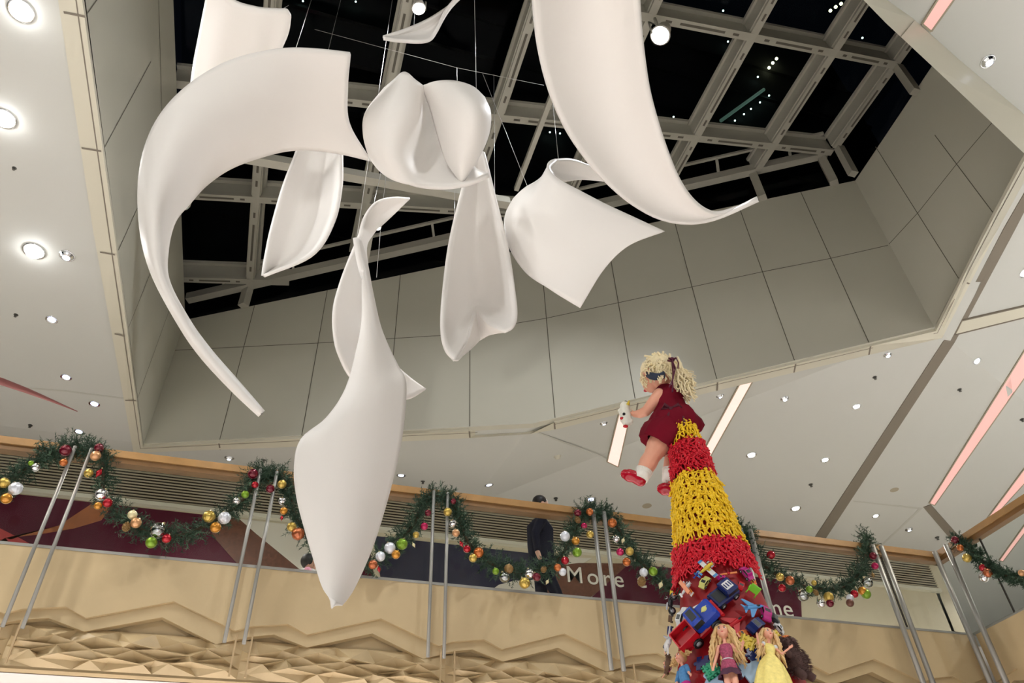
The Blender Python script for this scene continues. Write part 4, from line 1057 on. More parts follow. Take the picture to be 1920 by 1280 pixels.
# suspension wires
def wire(pts, lab, r=.0026):
    mb = MB(); mb.tube(pts, r, 5); tag(mb.build('suspension_wire', MAT['wire']), lab, 'wire', 'thin wires that hold the sculpture')
wire([at_d(857, 127, 8.0), at_d(857, 158, 7.0)], 'short wire down to the top of the shell-like sheet')
wire([at_d(889, -30, 9.0), at_d(893, 166, 7.05)], 'long wire from the top edge to the shell-like sheet')
wire([at_d(590, 55, 9.5), at_d(857, 127, 9.3), at_d(1020, 160, 9.6)], 'nearly level wire crossing above the shell-like sheet')
wire([at_d(905, 138, 9.4), at_d(990, 352, 8.1)], 'slanting wire down to the curled sheet at the right')
wire([at_d(1036, 190, 10.8), at_d(1047, 299, 8.1)], 'short wire down to the rim of the curled sheet')
wire([at_d(926, 140, 11), at_d(928, 400, 8.2)], 'upright wire to the right of the long loop')
wire([at_d(724, 325, 10), at_d(716, 400, 8.4), at_d(706, 520, 7.9)], 'upright wire beside the curl of the spiral ribbon')
wire([at_d(715, 320, 9), at_d(690, 430, 7.8)], 'wire slanting to the tip of the spiral ribbon')
wire([at_d(853, 350, 9.5), at_d(852, 405, 7.8)], 'short wire below the shell-like sheet, left of the long loop')
wire([at_d(541, 10, 9.5), at_d(530, 17, 7.95)], 'tiny wire at the corner of the top left sheet')
wire([at_d(590, -20, 10), at_d(555, 90, 7.8)], 'slanting wire down to the top rim of the huge crescent')
wire([at_d(780, -20, 9.4), at_d(776, 50, 8.5)], 'wire down to the small pointed sail')
wire([at_d(985, -30, 10.5), at_d(1004, 58, 8.0)], 'wire just left of the tall right sheet')
wire([at_d(669, 446, 6.72), at_d(669, 446, 6.72) + Vector((0, 0, 4.6))], 'thin wire rising from the tip of the longest front sheet')
_p = at_d(592, 190, 9.19); wire([_p, Vector((_p.x, _p.y, 10.6))], 'thin wire from the petal sheet up to the steel grid')
_p = at_d(1196, -110, 5.88); wire([_p, Vector((_p.x, _p.y, 10.8))], 'thin wire from the tall right sheet up to the steel grid')

# ---------------------------------------------------------------- toy tower
AXX, AXY = 1.756, 2.675
C0 = Vector((AXX, AXY, 0))
ct = Vector((AXX, AXY)).normalized()
mat('tower_red', (.27, .004, .008), .5, spec=.25, noise_amt=.15, noise_scale=6)
mat('monkey_yellow', (.86, .56, .02), .35, spec=.3); mat('monkey_red', (.60, .012, .028), .35, spec=.3)
PR = [(-1.6, .75), (-.3, .52), (.5, .335), (.937, .235), (1.32, .153), (1.46, .132), (1.85, .076), (2.11, .042)]
def RZ(z):
    for (za, ra), (zb, rb) in zip(PR[:-1], PR[1:]):
        if za <= z <= zb: return ra + (rb - ra) * (z - za) / (zb - za)
    return PR[-1][1]
tw = thing('tower_core', 'tall red cone that carries the plastic monkeys and toys', 'display cone', (AXX, AXY, -1.6))
mb = MB(); mb.lathe([(r, z) for z, r in PR] + [(.001, 2.13)], Matrix.Translation(C0), 40); wpart('cone', mb, MAT['tower_red'], tw)
mb = MB(); mb.lathe([(.9, -1.6), (.9, -1.45), (.75, -1.42)], Matrix.Translation(C0), 40, smooth=False); wpart('plinth', mb, MAT['monkey_red'], tw)
# monkeys: little plastic figures with curled arms
def monkey(mt):
    mb = MB()
    mb.ball((0, 0, .021), .0075, nu=8, nv=6, sc=(.95, .8, 1)); mb.ball((.0065, 0, .022), .0028, nu=6, nv=4); mb.ball((-.0065, 0, .022), .0028, nu=6, nv=4); mb.ball((0, -.006, .019), .0035, nu=6, nv=4)
    mb.tube([(0, 0, .014), (0, 0, .004), (0, 0, -.008)], [.0055, .006, .0045], 7)
    for s in (-1, 1):
        mb.tube([(.004 * s, 0, .012), (.014 * s, .001, .013), (.022 * s, .001, .019 * s), (.021 * s, .0, .027 * s), (.015 * s, 0, .029 * s)], [.0032, .003, .0027, .0026, .0024], 6)
        mb.tube([(.002 * s, 0, -.006), (.008 * s, .001, -.018), (.007 * s, 0, -.028), (.012 * s, -.003, -.032)], [.0035, .003, .0027, .003], 6)
    o = mb.build('toy_monkey', mt); return o
MY = monkey(MAT['monkey_yellow']); MR = monkey(MAT['monkey_red'])
used = {id(MY): False, id(MR): False}
rm = random.Random(21)
bands = [(2.02, 2.11, 'y', 3), (1.845, 2.00, 'r', 6), (1.49, 1.815, 'y', 8), (1.345, 1.465, 'r', 4)]
bl = {0: 'small yellow plastic monkey in the short top band under the doll', 1: 'small red plastic monkey in the upper red band', 2: 'small yellow plastic monkey in the broad yellow band', 3: 'small red plastic monkey in the lower red band'}
camdir = (Vector((0, 0, 0)) - C0); camdir = Vector((camdir.x, camdir.y, 0)).normalized(); a0 = math.atan2(camdir.y, camdir.x)
cnt = 0
for bi, (za, zb, c, nr) in enumerate(bands):
    for j in range(nr):
        z = za + (zb - za) * (j + .5) / nr
        r = RZ(z) + .004
        n = max(4, int(1.12 * pi * (r + .01) / (.029 if c == 'y' else .0245)))
        for i in range(n):
            ang = a0 + (i + .5 * (j % 2) - n / 2) / n * pi * 1.12 + rm.uniform(-.02, .02)
            src = MY if c == 'y' else MR
            if not used[id(src)]: o = src; used[id(src)] = True
            else: o = src.copy(); col.objects.link(o)
            nrm = Vector((cos(ang), sin(ang), .2)).normalized(); up = (Vector((0, 0, 1)) - nrm * nrm.z).normalized()
            yv = -nrm; xv = yv.cross(up)
            M3 = Matrix((xv, yv, up)).transposed() @ Matrix.Rotation(rm.uniform(-.45, .45) + (0 if c == 'y' else rm.choice((-.5, .4, 0))), 3, 'Y') @ Matrix.Rotation(rm.uniform(-.3, .3), 3, 'X')
            off = .010 + rm.uniform(0, .010) + (.004 if c == 'r' else 0)
            p = C0 + Vector((cos(ang) * (r + off), sin(ang) * (r + off), z + rm.uniform(-.006, .006)))
            s_ = (1.28 if c == 'y' else 1.15) * (1.0 if bi else .85)
            o.matrix_world = Matrix.Translation(p) @ M3.to_4x4() @ Matrix.Scale(s_, 4)
            o['label'] = bl[bi]; o['category'] = 'toy monkey'; o['group'] = 'plastic monkeys, ' + ('short top band', 'upper red band', 'broad yellow band', 'lower red band')[bi]
            cnt += 1
print('monkeys', cnt)

def tp(px, py, e=.0):
    """point where the pixel ray meets the cone surface pushed out by e, with outward normal"""
    d = Vector(ray(px, py)).normalized(); best = None
    s = 2.4; mn = 9; ms = 3
    while s < 4.6:
        p = d * s; q = (Vector((p.x, p.y)) - Vector((AXX, AXY))).length - RZ(p.z) - e
        if q < 0: best = s; break
        if q < mn: mn = q; ms = s
        s += .003
    if best is None: best = ms
    p = d * best; n = Vector((p.x - AXX, p.y - AXY, 0)).normalized(); n = (n + Vector((0, 0, .25))).normalized()
    return p, n
def tframe(px, py, ang, e=.01, tilt=0.):
    """frame on the cone: local x along the image direction ang (degrees, counterclockwise), z outward"""
    p, n = tp(px, py, e)
    a = radians(ang); p2 = Vector(ray(px + 20 * cos(a), py - 20 * sin(a))); q = p2 * (n.dot(p) / n.dot(p2)) if abs(n.dot(p2)) > 1e-3 else p + Vector((1, 0, 0))
    x = (q - p); x = (x - n * x.dot(n)).normalized(); y = n.cross(x)
    M = Matrix((x, y, n)).transposed()
    if tilt: M = M @ Matrix.Rotation(tilt, 3, 'X')
    return p, M
def toy(name, lab, cat_, px, py, ang, scale, e=.01, tilt=0.):
    p, M = tframe(px, py, ang, e, tilt); t = thing(name, lab, cat_, p)
    t.matrix_world = Matrix.Translation(p) @ M.to_4x4() @ Matrix.Scale(scale, 4)
    return t
TC = {'blue': (.01, .05, .42), 'navy': (.01, .02, .12), 'red': (.55, .01, .02), 'white': (.75, .76, .78), 'yellow': (.75, .55, .05), 'orange': (.80, .22, .05), 'green': (.25, .70, .05), 'skyblue': (.08, .28, .60), 'lightyellow': (.70, .68, .22),
      'black': (.015, .015, .018), 'magenta': (.50, .02, .22), 'teal': (.02, .35, .18), 'grey': (.45, .46, .50), 'glass': (.02, .025, .03), 'purple': (.06, .015, .12), 'brown': (.10, .05, .03), 'paleblue': (.35, .50, .68)}
for k, c in TC.items(): mat('toy_' + k, [q * .85 for q in c], .25, spec=.4)
T = lambda k: MAT['toy_' + k]
def rbox(mb, c, s, bev=.2, mi=0):
    """box with chamfered edges, bev as share of the smallest side"""
    x, y, z = s[0] / 2, s[1] / 2, s[2] / 2; b = min(s) * bev / 1.0
    rings = [(-z, b), (-z + b, 0), (z - b, 0), (z, b)]
    vs = []; fs = []
    for (zz, q) in rings:
        X, Y = x - q, y - q
        for (a, d) in ((-X + b, -Y), (X - b, -Y), (X, -Y + b), (X, Y - b), (X - b, Y), (-X + b, Y), (-X, Y - b), (-X, -Y + b)): vs.append(Vector((c[0] + a, c[1] + d, c[2] + zz)))
    for i in range(3):
        for k in range(8): fs.append((i * 8 + k, i * 8 + (k + 1) % 8, (i + 1) * 8 + (k + 1) % 8, (i + 1) * 8 + k))
    fs.append(tuple(range(8))[::-1]); fs.append(tuple(range(24, 32)))
    mb.add(vs, fs, mi)
def wheel(c, r, w, parent, axis='Y'):
    mb = MB(); M = Matrix.Translation(Vector(c)) @ Matrix.Rotation(pi / 2, 4, 'X')
    mb.lathe([(r * .55, -w / 2), (r, -w / 2), (r, w / 2), (r * .55, w / 2)], M, 16, cap=False); o = mb.build('wheel', T('black'), parent)
    hb = MB(); hb.lathe([(.0005, -w * .55), (r * .55, -w * .45), (r * .55, w * .45), (.0005, w * .55)], M, 12); hb.build('hub', T('grey'), o)
def car(lab, px, py, ang, L_, W_, body='blue', cab=None, kind='car', e=.01, tilt=0.):
    """toy car lying on the cone, unit length 1 along x"""
    t = toy('toy_' + ('truck' if kind in ('pickup', 'jeep') else 'car'), lab, 'toy vehicle', px, py, ang, L_, e, tilt)
    w = W_ / L_
    if kind == 'car':
        mb = MB(); 
        prof = [(-.5, .06), (-.5, .2), (-.36, .25), (-.2, .38), (.12, .38), (.26, .25), (.46, .21), (.5, .14), (.5, .06)]
        M = Matrix.Rotation(pi / 2, 4, 'X'); mb.prism(prof, w, Matrix.Translation((0, w / 2, 0)) @ M); mb.build('body', T(body), t)
        mb = MB(); mb.prism([(-.33, .255), (-.19, .365), (.11, .365), (.24, .255)], w * 1.02, Matrix.Translation((0, w * .51, 0)) @ M); mb.box((-.04, 0, .383), (.22, w * .7, .008)); mb.build('windows', T('glass'), t)
    elif kind == 'jeep':
        mb = MB(); rbox(mb, (0, 0, .2), (1, w, .22), .15); rbox(mb, (-.22, 0, .42), (.5, w * .95, .26), .15); mb.build('body', T(body), t)
        mb = MB(); mb.box((-.22, 0, .43), (.44, w * .97, .13)); mb.box((.22, 0, .315), (.36, w * .7, .02)); mb.build('windows', T('glass'), t)
        mb = MB(); mb.box((-.22, 0, .555), (.3, w * .5, .012)); mb.build('roof_label', T('white'), t)
        mb = MB()
        for k in range(3): mb.box((-.32 + .1 * k, 0, .563), (.045, w * .3, .006))
        mb.build('roof_mark', T('navy'), t)
    else:
        mb = MB(); rbox(mb, (-.2, 0, .12), (1.0, w * .9, .16), .2); mb.build('chassis', T('red'), t)
        mb = MB(); mb.box((-.42, w * .46, .3), (.52, .03, .22)); mb.box((-.42, -w * .46, .3), (.52, .03, .22)); mb.box((-.68, 0, .3), (.03, w * .9, .22)); mb.box((-.16, 0, .3), (.03, w * .9, .22)); mb.box((-.42, 0, .2), (.52, w * .9, .03)); mb.build('cargo_bed', T('red'), t)
        mb = MB(); rbox(mb, (.3, 0, .33), (.5, w, .28), .18); rbox(mb, (.02, 0, .42), (.30, w * .96, .42), .16); mb.build('cab', T('blue'), t)
        mb = MB(); mb.box((.02, 0, .5), (.26, w * .99, .16)); mb.box((.155, 0, .52), (.03, w * .8, .18)); mb.box((.02, 0, .632), (.16, w * .6, .01)); mb.build('windows', T('glass'), t)
        mb = MB(); mb.lathe([(.001, .478), (.075, .478), (.075, .472)], Matrix.Translation((.34, 0, 0)), 14)
        mb.prism([(-.1, -.02), (-.02, -.05), (.1, .03), (0, .06)], .01, Matrix.Translation((.34, 0, .472))); mb.build('emblem', T('lightyellow'), t)
        mb = MB(); rbox(mb, (.57, 0, .2), (.08, w * 1.02, .12), .2); mb.build('bumper', T('red'), t)
    r = .13 if kind != 'car' else .1
    for sx in (-.3, .3):
        for sy in (-1, 1): wheel((sx, sy * w * .47, r * .9), r, .1, t)
    return t
def plane(lab, px, py, ang, S, wing='white', fus='yellow', tail='skyblue', e=.02, biplane=False, swept=False, tilt=0.):
    t = toy('toy_plane', lab, 'toy plane', px, py, ang, S, e, tilt)
    if swept:
        mb = MB(); mb.tube([(-.5, 0, 0), (-.3, 0, 0), (.1, 0, .02), (.35, 0, .01), (.6, 0, -.02)], [.05, .09, .1, .07, .01], 10); mb.build('fuselage', T(fus), t)
        mb = MB(); mb.prism([(.2, .04), (-.3, .48), (-.42, .48), (-.22, .04)], .03); mb.build('wing', T(wing), t)
        mb = MB(); mb.prism([(.2, -.04), (-.22, -.04), (-.42, -.48), (-.3, -.48)], .03); mb.build('wing', T(wing), t)
        mb = MB(); mb.prism([(-.3, .02), (-.52, .22), (-.58, .22), (-.5, .02)], .02); mb.prism([(-.3, -.02), (-.5, -.02), (-.58, -.22), (-.52, -.22)], .02); mb.prism([(-.25, 0), (-.5, .22), (-.56, .22), (-.5, 0)], .02, Matrix.Rotation(pi / 2, 4, 'X')); mb.build('tail', T(tail), t)
        mb = MB(); mb.ball((.2, 0, .09), .07, nu=10, nv=6, sc=(1.8, .7, .6)); mb.build('canopy', T('glass'), t)
    else:
        # x along the wing
        mb = MB(); mb.prism([(-.5, -.09), (.5, -.09), (.5, .09), (-.5, .09)], .03); mb.box((0, 0, .035), (.30, .10, .01), mi=1); mb.box((-.44, 0, .02), (.1, .18, .034), mi=2); mb.box((.44, 0, .02), (.1, .18, .034), mi=2); mb.build('wing', [T(wing), T(fus), T(tail)], t)
        if biplane:
            mb = MB(); mb.prism([(-.45, -.08), (.45, -.08), (.45, .08), (-.45, .08)], .03, Matrix.Translation((0, 0, .18))); mb.build('wing', T(wing), t)
            mb = MB()
            for sx in (-.35, .35): mb.tube([(sx, 0, .02), (sx, 0, .19)], .014, 6)
            mb.build('strut', T('grey'), t)
        mb = MB(); mb.tube([(0, -.38, .09), (0, -.2, .09), (0, .12, .09), (0, .26, .09)], [.025, .055, .075, .05], 10); mb.build('fuselage', T(fus), t)
        mb = MB(); mb.prism([(-.14, -.40), (.14, -.40), (.12, -.32), (-.12, -.32)], .02, Matrix.Translation((0, 0, .09))); mb.build('tail', T(tail), t)
        mb = MB(); mb.tube([(-.13, .1, .12), (-.13, .22, .12)], .03, 8); mb.tube([(.13, .1, .12), (.13, .22, .12)], .03, 8); mb.build('engine', T('grey'), t)
        mb = MB(); mb.box((0, .28, .09), (.22, .012, .03)); mb.build('propeller', T('grey'), t)
    return t
plane('toy seaplane with white, yellow and blue wing just under the lower red band', 1327, 1066, -42, .105, 'white', 'yellow', 'skyblue', .03)
plane('small blue toy plane left of the white and yellow seaplane', 1307, 1078, -35, .045, 'skyblue', 'blue', 'blue', .02)
plane('orange and white toy biplane on the left side of the cone', 1290, 1104, -50, .10, 'orange', 'white', 'white', .02, True)
car('pale yellow toy car between the orange plane and the dark blue jeep', 1323, 1094, 57, .055, .027, 'lightyellow')
car('dark blue toy jeep with a white label on its roof', 1357, 1121, 218, .11, .068, 'navy', kind='jeep', e=.012)
car('large toy pickup with blue cab and red cargo bed', 1320, 1180, 45, .160, .085, kind='pickup', e=.012)
plane('small white toy plane above the blue pickup cab', 1312, 1135, 60, .05, 'white', 'white', 'grey', .02, swept=True)
car('white toy racing car standing on end at the left', 1285, 1160, 75, .085, .035, 'white', e=.012)
car('pink toy buggy at the right edge below the red band', 1398, 1078, -50, .06, .035, 'magenta', e=.015)
car('small orange toy car under the pink buggy', 1410, 1091, -50, .035, .02, 'orange', e=.015)
plane('sky blue toy jet plane on the right side of the cone', 1413, 1138, 8, .085, 'skyblue', 'skyblue', 'skyblue', .035, swept=True)
plane('red toy jet plane right of the pickup', 1380, 1166, 35, .09, 'red', 'red', 'red', .015, swept=True)
car('navy toy racing car with yellow stripes, above the yellow doll', 1415, 1176, 40, .08, .036, 'navy', e=.015)
car('magenta toy truck at the right edge of the cone', 1432, 1152, -75, .07, .035, 'magenta', e=.015)
car('black toy car at the right edge, beside the lettering', 1448, 1163, -40, .06, .03, 'black', e=.012)
car('small white toy car at the right edge above the furry figure', 1458, 1180, -50, .05, .025, 'white', e=.012)
car('dark toy van on the left edge of the cone', 1262, 1183, 70, .06, .032, 'navy', e=.012)
car('yellow toy car at the upper left edge of the cone', 1263, 1112, 50, .04, .02, 'yellow', e=.02)
car('dark red toy car low on the left edge of the cone', 1262, 1160, 80, .05, .026, 'brown', e=.01)
plane('white toy airliner pointing down off the left edge', 1252, 1208, -110, .12, 'white', 'white', 'grey', .045, swept=True)
def motorbike(lab, px, py, ang, S, c='black'):
    t = toy('toy_motorbike', lab, 'toy vehicle', px, py, ang, S, .02)
    for sx in (-.33, .33): wheel((sx, 0, .16), .17, .09, t)
    mb = MB(); mb.tube([(-.33, 0, .16), (-.1, 0, .32), (.2, 0, .34), (.33, 0, .16)], .05, 8); rbox(mb, (0, 0, .24), (.3, .14, .16), .2); mb.build('frame', T(c), t)
    mb = MB(); rbox(mb, (-.16, 0, .4), (.32, .13, .07), .3); mb.build('seat', T('grey'), t)
    mb = MB(); mb.tube([(.2, -.16, .48), (.2, 0, .42), (.2, .16, .48)], .02, 6); mb.build('handlebar', T('grey'), t)
motorbike('black toy motorbike with grey seat on the left edge', 1268, 1133, 85, .09)
motorbike('orange toy motorbike just above the black one', 1270, 1116, -50, .05, 'orange')
# green chair
t = toy('toy_chair', 'bright green toy chair at the right of the cone', 'toy chair', 1408, 1111, 65, .055, .02)
mb = MB(); rbox(mb, (0, 0, .35), (.6, .7, .08), .3); mb.build('seat', T('green'), t)
mb = MB(); rbox(mb, (-.3, 0, .7), (.07, .7, .65), .3); mb.box((-.26, 0, .75), (.03, .1, .5)); mb.build('backrest', T('green'), t)
for a in (-1, 1):
    for b in (-1, 1): mb = MB(); mb.tube([(a * .26, b * .3, .33), (a * .3, b * .33, 0)], .04, 6); mb.build('leg', T('green'), t)
# rotor blade strip
t = toy('toy_rotor', 'thin orange toy rotor blade under the lower red band', 'toy rotor', 1366, 1075, 8, .07, .02)
mb = MB(); mb.prism([(-.5, -.04), (.5, -.06), (.5, .06), (-.5, .04)], .03); mb.build('blade', T('orange'), t); mb = MB(); mb.lathe([(.08, -.02), (.08, .08), (.001, .1)], n=10); mb.build('hub', T('red'), t)
car('small pink toy car between the thin rotor blade and the jeep', 1352, 1083, 20, .035, .02, 'magenta', e=.01)
plane('tiny silver toy plane under the dark blue jeep', 1347, 1136, -20, .035, 'white', 'grey', 'grey', .01, swept=True)
car('small red toy car right of the dark blue jeep', 1388, 1100, 70, .045, .022, 'red', e=.01)
car('small orange toy car below the navy racing car', 1392, 1190, 20, .04, .02, 'orange', e=.01)
# puzzle pieces and building plates
def plate(lab, px, py, ang, S, c, e=.015, teeth=4):
    t = toy('toy_building_plate', lab, 'toy plate', px, py, ang, S, e)
    pts = []
    for k in range(4):
        M2 = Matrix.Rotation(k * pi / 2, 2)
        for i in range(teeth):
            x0 = -.5 + i / teeth; x1 = x0 + .5 / teeth
            for p in ((x0, -.5), (x1, -.5), (x1, -.36), (x0 + 1 / teeth, -.36)): pts.append(M2 @ Vector(p))
    mb = MB(); mb.prism(pts, .12); mb.build('plate', T(c), t)
    mb = MB()
    for i in (-1, 1):
        for j in (-1, 1): mb.lathe([(.09, .12), (.09, .18), (.001, .18)], Matrix.Translation((i * .18, j * .18, 0)), 10)
    mb.build('stud', T(c), t)
plate('yellow notched toy plate between the two long haired dolls', 1401, 1205, 70, .058, 'yellow', .02)
plate('green notched toy plate left of the doll in the striped dress', 1335, 1256, 35, .062, 'teal', .02)
def puzzle(lab, px, py, ang, S, c, e=.012):
    t = toy('puzzle_piece', lab, 'puzzle piece', px, py, ang, S, e)
    pts = []
    for k in range(4):
        M2 = Matrix.Rotation(k * pi / 2, 2); s = 1 if k % 2 else -1
        for p in [(-.5, -.5), (-.12, -.5)] + [(.15 * sin(a), -.5 - s * (.10 - .15 * cos(a))) for a in [radians(v) for v in (-40 - 0, -90, -140, 180, 140, 90, 40)]] + [(.12, -.5)]: pts.append(M2 @ Vector(p))
    mb = MB(); mb.prism(pts, .1); mb.build('board', T(c), t)
puzzle('large pale blue puzzle piece between the striped and yellow dolls', 1412, 1255, 25, .085, 'paleblue', .015)
puzzle('pale blue puzzle piece under the green plate', 1344, 1275, -20, .07, 'paleblue', .012)
puzzle('navy puzzle piece above the large pale blue one', 1415, 1226, 10, .05, 'navy', .02)
puzzle('small navy piece beside the child doll, left of the striped doll', 1318, 1243, 10, .05, 'navy', .012)

# ---------------------------------------------------------------- dolls on the cone
mat('doll_skin', (.74, .36, .25), .4, sub=.05, spec=.3); mat('hair_blond', (.62, .40, .17), .5, noise_amt=.35, noise_scale=30); mat('hair_brown', (.12, .06, .03), .6, noise_amt=.3)
mat('dress_stripe', (.33, .05, .11), .7, noise_amt=.95, noise_scale=60); mat('dress_hem', (.06, .01, .035), .7); mat('dress_yellow', (.80, .66, .20), .6, noise_amt=.25, noise_scale=30)
mat('denim', (.06, .20, .42), .8, noise_amt=.3, noise_scale=40); mat('lip', (.55, .04, .06), .4); mat('eye_dark', (.02, .015, .015), .2); mat('eye_white', (.8, .8, .8), .3)
mat('face_band', (.02, .03, .06), .8)
def remesh(o, v, it=3):
    md = o.modifiers.new('remesh', 'REMESH'); md.mode = 'VOXEL'; md.voxel_size = v; md.use_smooth_shade = True
    sm = o.modifiers.new('smooth', 'SMOOTH'); sm.iterations = it; sm.factor = .5
def chain(mb, pts, rad, n=12, w=None):
    mb.tube(pts, rad, n)
    for p, r in zip(pts, rad):
        mb.ball(p, (min(r) if hasattr(r, '__len__') else r) * .995, nu=10, nv=8)
def hand(mb, c, d, pal, s, curl=.5, thumb=1, w=.012):
    """palm at c; fingers along d, pal = palm normal; s = hand length; five separate fingers"""
    d = d.normalized(); pal = (pal - d * pal.dot(d)).normalized(); r = d.cross(pal)
    chain(mb, [c, c + d * s * .25, c + d * s * .5], [(s * .13, s * .13), (s * .22, s * .11), (s * .22, s * .10)])
    for i, (k, ln) in enumerate(((-.165, .42), (-.055, .50), (.055, .47), (.165, .36))):
        b = c + d * s * .48 + r * (s * k * 1.15)
        m1 = b + (d * cos(curl * .5) + pal * sin(curl * .5)) * s * ln * .45
        m2 = m1 + (d * cos(curl * 1.3) + pal * sin(curl * 1.3)) * s * ln * .33
        m3 = m2 + (d * cos(curl * 2.1) + pal * sin(curl * 2.1)) * s * ln * .25
        mb.tube([b, m1, m2, m3], [s * .058, s * .052, s * .047, s * .036], 7)
    b = c + d * s * .12 + r * (-thumb * s * .15)
    mb.tube([b, b + (d * .6 - r * thumb * .7 + pal * .3).normalized() * s * .24, b + (d * .9 - r * thumb * .55 + pal * .6).normalized() * s * .44], [s * .07, s * .06, s * .042], 7)
def doll(lab, px, py, ang, S, hair, dress, pose=0, long_hair=True, e=.05, skirt='short', name='toy_doll'):
    """fashion doll, local x = body axis (head at +x .5), z outward, y to its side; S = height in metres"""
    t = toy(name, lab, 'doll', px, py, ang, S, e)
    mb = MB()
    # trunk, neck, head axis along +x ; head centre at x=.0
    def v(x, y, z=0.): return Vector((x, y, z))
    sx = -1.0
    chain(mb, [v(-.02, 0), v(-.085, 0), v(-.10, 0)], [.018, .017, .022])
    chain(mb, [v(-.115, 0), v(-.17, 0), v(-.24, 0), v(-.30, 0), v(-.34, 0)], [(.05, .028), (.052, .036), (.034, .027), (.044, .034), (.05, .038)])
    for s in (-1, 1):
        chain(mb, [v(-.33, s * .026), v(-.47, s * .032, .012), v(-.55, s * .032, .015), v(-.72, s * .036, .0), v(-.76, s * .036, .01)], [.036, .030, .022, .015, .018])
    if pose == 0: arms = [[v(-.125, .06), v(-.24, .105, .0), v(-.33, .13, .03)], [v(-.125, -.06), v(-.22, -.12, .0), v(-.18, -.155, .06)]]
    elif pose == 1: arms = [[v(-.125, .06), v(-.19, .125, .02), v(-.13, .16, .07)], [v(-.125, -.06), v(-.20, -.12, .02), v(-.13, -.19, .06)]]
    else: arms = [[v(-.125, .06), v(-.24, .10, .02), v(-.30, .16, .05)], [v(-.125, -.06), v(-.24, -.10, .02), v(-.31, -.15, .05)]]
    for i, A in enumerate(arms):
        chain(mb, A, [.020, .015, .011])
        hand(mb, A[2], (A[2] - A[1]), v(0, 0, 1), .062, .5, 1 if i else -1)
    mb.ball((.02, 0, .004), .060, nu=18, nv=14, sc=(1.12, .88, .95)); mb.ball((.012, 0, .062), .012, nu=8, nv=6, sc=(1.4, .7, .8)); mb.ball((-.028, 0, .038), .026, nu=10, nv=8)
    b = mb.build('body', MAT['doll_skin'], t); remesh(b, .0055, 2)
    mb = MB()
    for s in (-1, 1):
        mb.ball((.026, s * .023, .053), .0105, nu=10, nv=6, sc=(.7, 1.2, .5), mi=0); mb.ball((.026, s * .023, .0575), .0062, nu=8, nv=6, sc=(1, 1, .5), mi=1); mb.ball((.043, s * .024, .054), .010, nu=8, nv=4, sc=(.22, 1.3, .4), mi=1)
    mb.build('eyes', [MAT['eye_white'], MAT['eye_dark']], b)
    mb = MB(); mb.ball((-.012, 0, .0615), .0095, nu=10, nv=6, sc=(.45, 1.2, .5)); mb.build('lips', MAT['lip'], b)
    # hair cap and locks
    rnd = random.Random(int(px * 7 + py)); mb = MB()
    mb.ball((.036, 0, -.012), .067, nu=18, nv=12, sc=(1.0, .95, .95)); 
    nl = 54 if long_hair else 30
    for i in range(nl):
        th = rnd.uniform(-1, 1) * 2.0; yy = sin(th); zz = -cos(th) * .6
        p0 = v(.085 + rnd.uniform(-.02, .01), .02 * yy, .0)
        p1 = v(.06, .058 * yy, .06 * zz - .0 + (.012 if abs(th) > 1.3 else 0)); ln = rnd.uniform(.22, .42) if long_hair else rnd.uniform(.03, .07)
        pts = [p0, p1]
        yk = .070 * (1 if yy > 0 else -1) * min(1, abs(yy) + .2)
        for k in range(1, 6):
            f = k / 5; pts.append(v(.05 - ln * f, yk * (1 + 1.1 * f) + .014 * sin(f * 11 + i * 1.7) + rnd.uniform(-.008, .008), .05 * zz + .022 * sin(f * 9 + i) + .012))
        mb.tube(pts, [.010, .013, .013, .012, .011, .009, .004], 6)
    mb.build('hair', hair, t)
    # dress
    mb = MB()
    def ring(xs):
        vs = []; fs = []; n = 28
        for (x, ry, rz, fl) in xs:
            for k in range(n):
                a = 2 * pi * k / n; q = 1 + fl * cos(a * 7); vs.append(v(x, ry * cos(a) * q, rz * sin(a) * q))
        for i in range(len(xs) - 1):
            for k in range(n): fs.append((i * n + k, i * n + (k + 1) % n, (i + 1) * n + (k + 1) % n, (i + 1) * n + k))
        return vs, fs
    if skirt == 'short': xs = [(-.115, .052, .030, 0), (-.15, .062, .046, 0), (-.18, .060, .046, 0), (-.24, .044, .036, 0), (-.28, .060, .048, .01), (-.33, .072, .058, .04), (-.38, .080, .064, .06)]
    elif skirt == 'gown': xs = [(-.12, .054, .034, 0), (-.16, .062, .048, 0), (-.24, .044, .038, 0), (-.28, .075, .065, .05), (-.36, .12, .10, .07), (-.48, .16, .13, .08), (-.66, .20, .16, .09), (-.80, .22, .17, .09)]
    else: xs = [(-.11, .056, .034, 0), (-.16, .066, .050, 0), (-.24, .060, .048, 0), (-.32, .066, .052, 0)]
    vs, fs = ring(xs); mb.add(vs, fs, 0, True); dr = mb.build('dress' if skirt != 'vest' else 'vest', dress, t)
    sd = dr.modifiers.new('thick', 'SOLIDIFY'); sd.thickness = .006
    if skirt == 'short':
        mb = MB(); vs, fs = ring([(-.365, .078, .062, .06), (-.40, .094, .076, .12), (-.43, .098, .080, .16)]); mb.add(vs, fs, 0, True); mb.build('hem_ruffle', MAT['dress_hem'], dr)
        mb = MB(); vs, fs = ring([(-.262, .053, .044, 0), (-.276, .062, .051, .01)]); mb.add(vs, fs, 0, True); mb.build('belt', T('white'), dr)
    if skirt == 'gown':
        for s in (-1, 1): mb = MB(); mb.ball(v(-.125, s * .068, .0), .028, nu=10, nv=8, sc=(1.1, 1, 1)); mb.build('puff_sleeve', T('white'), dr)
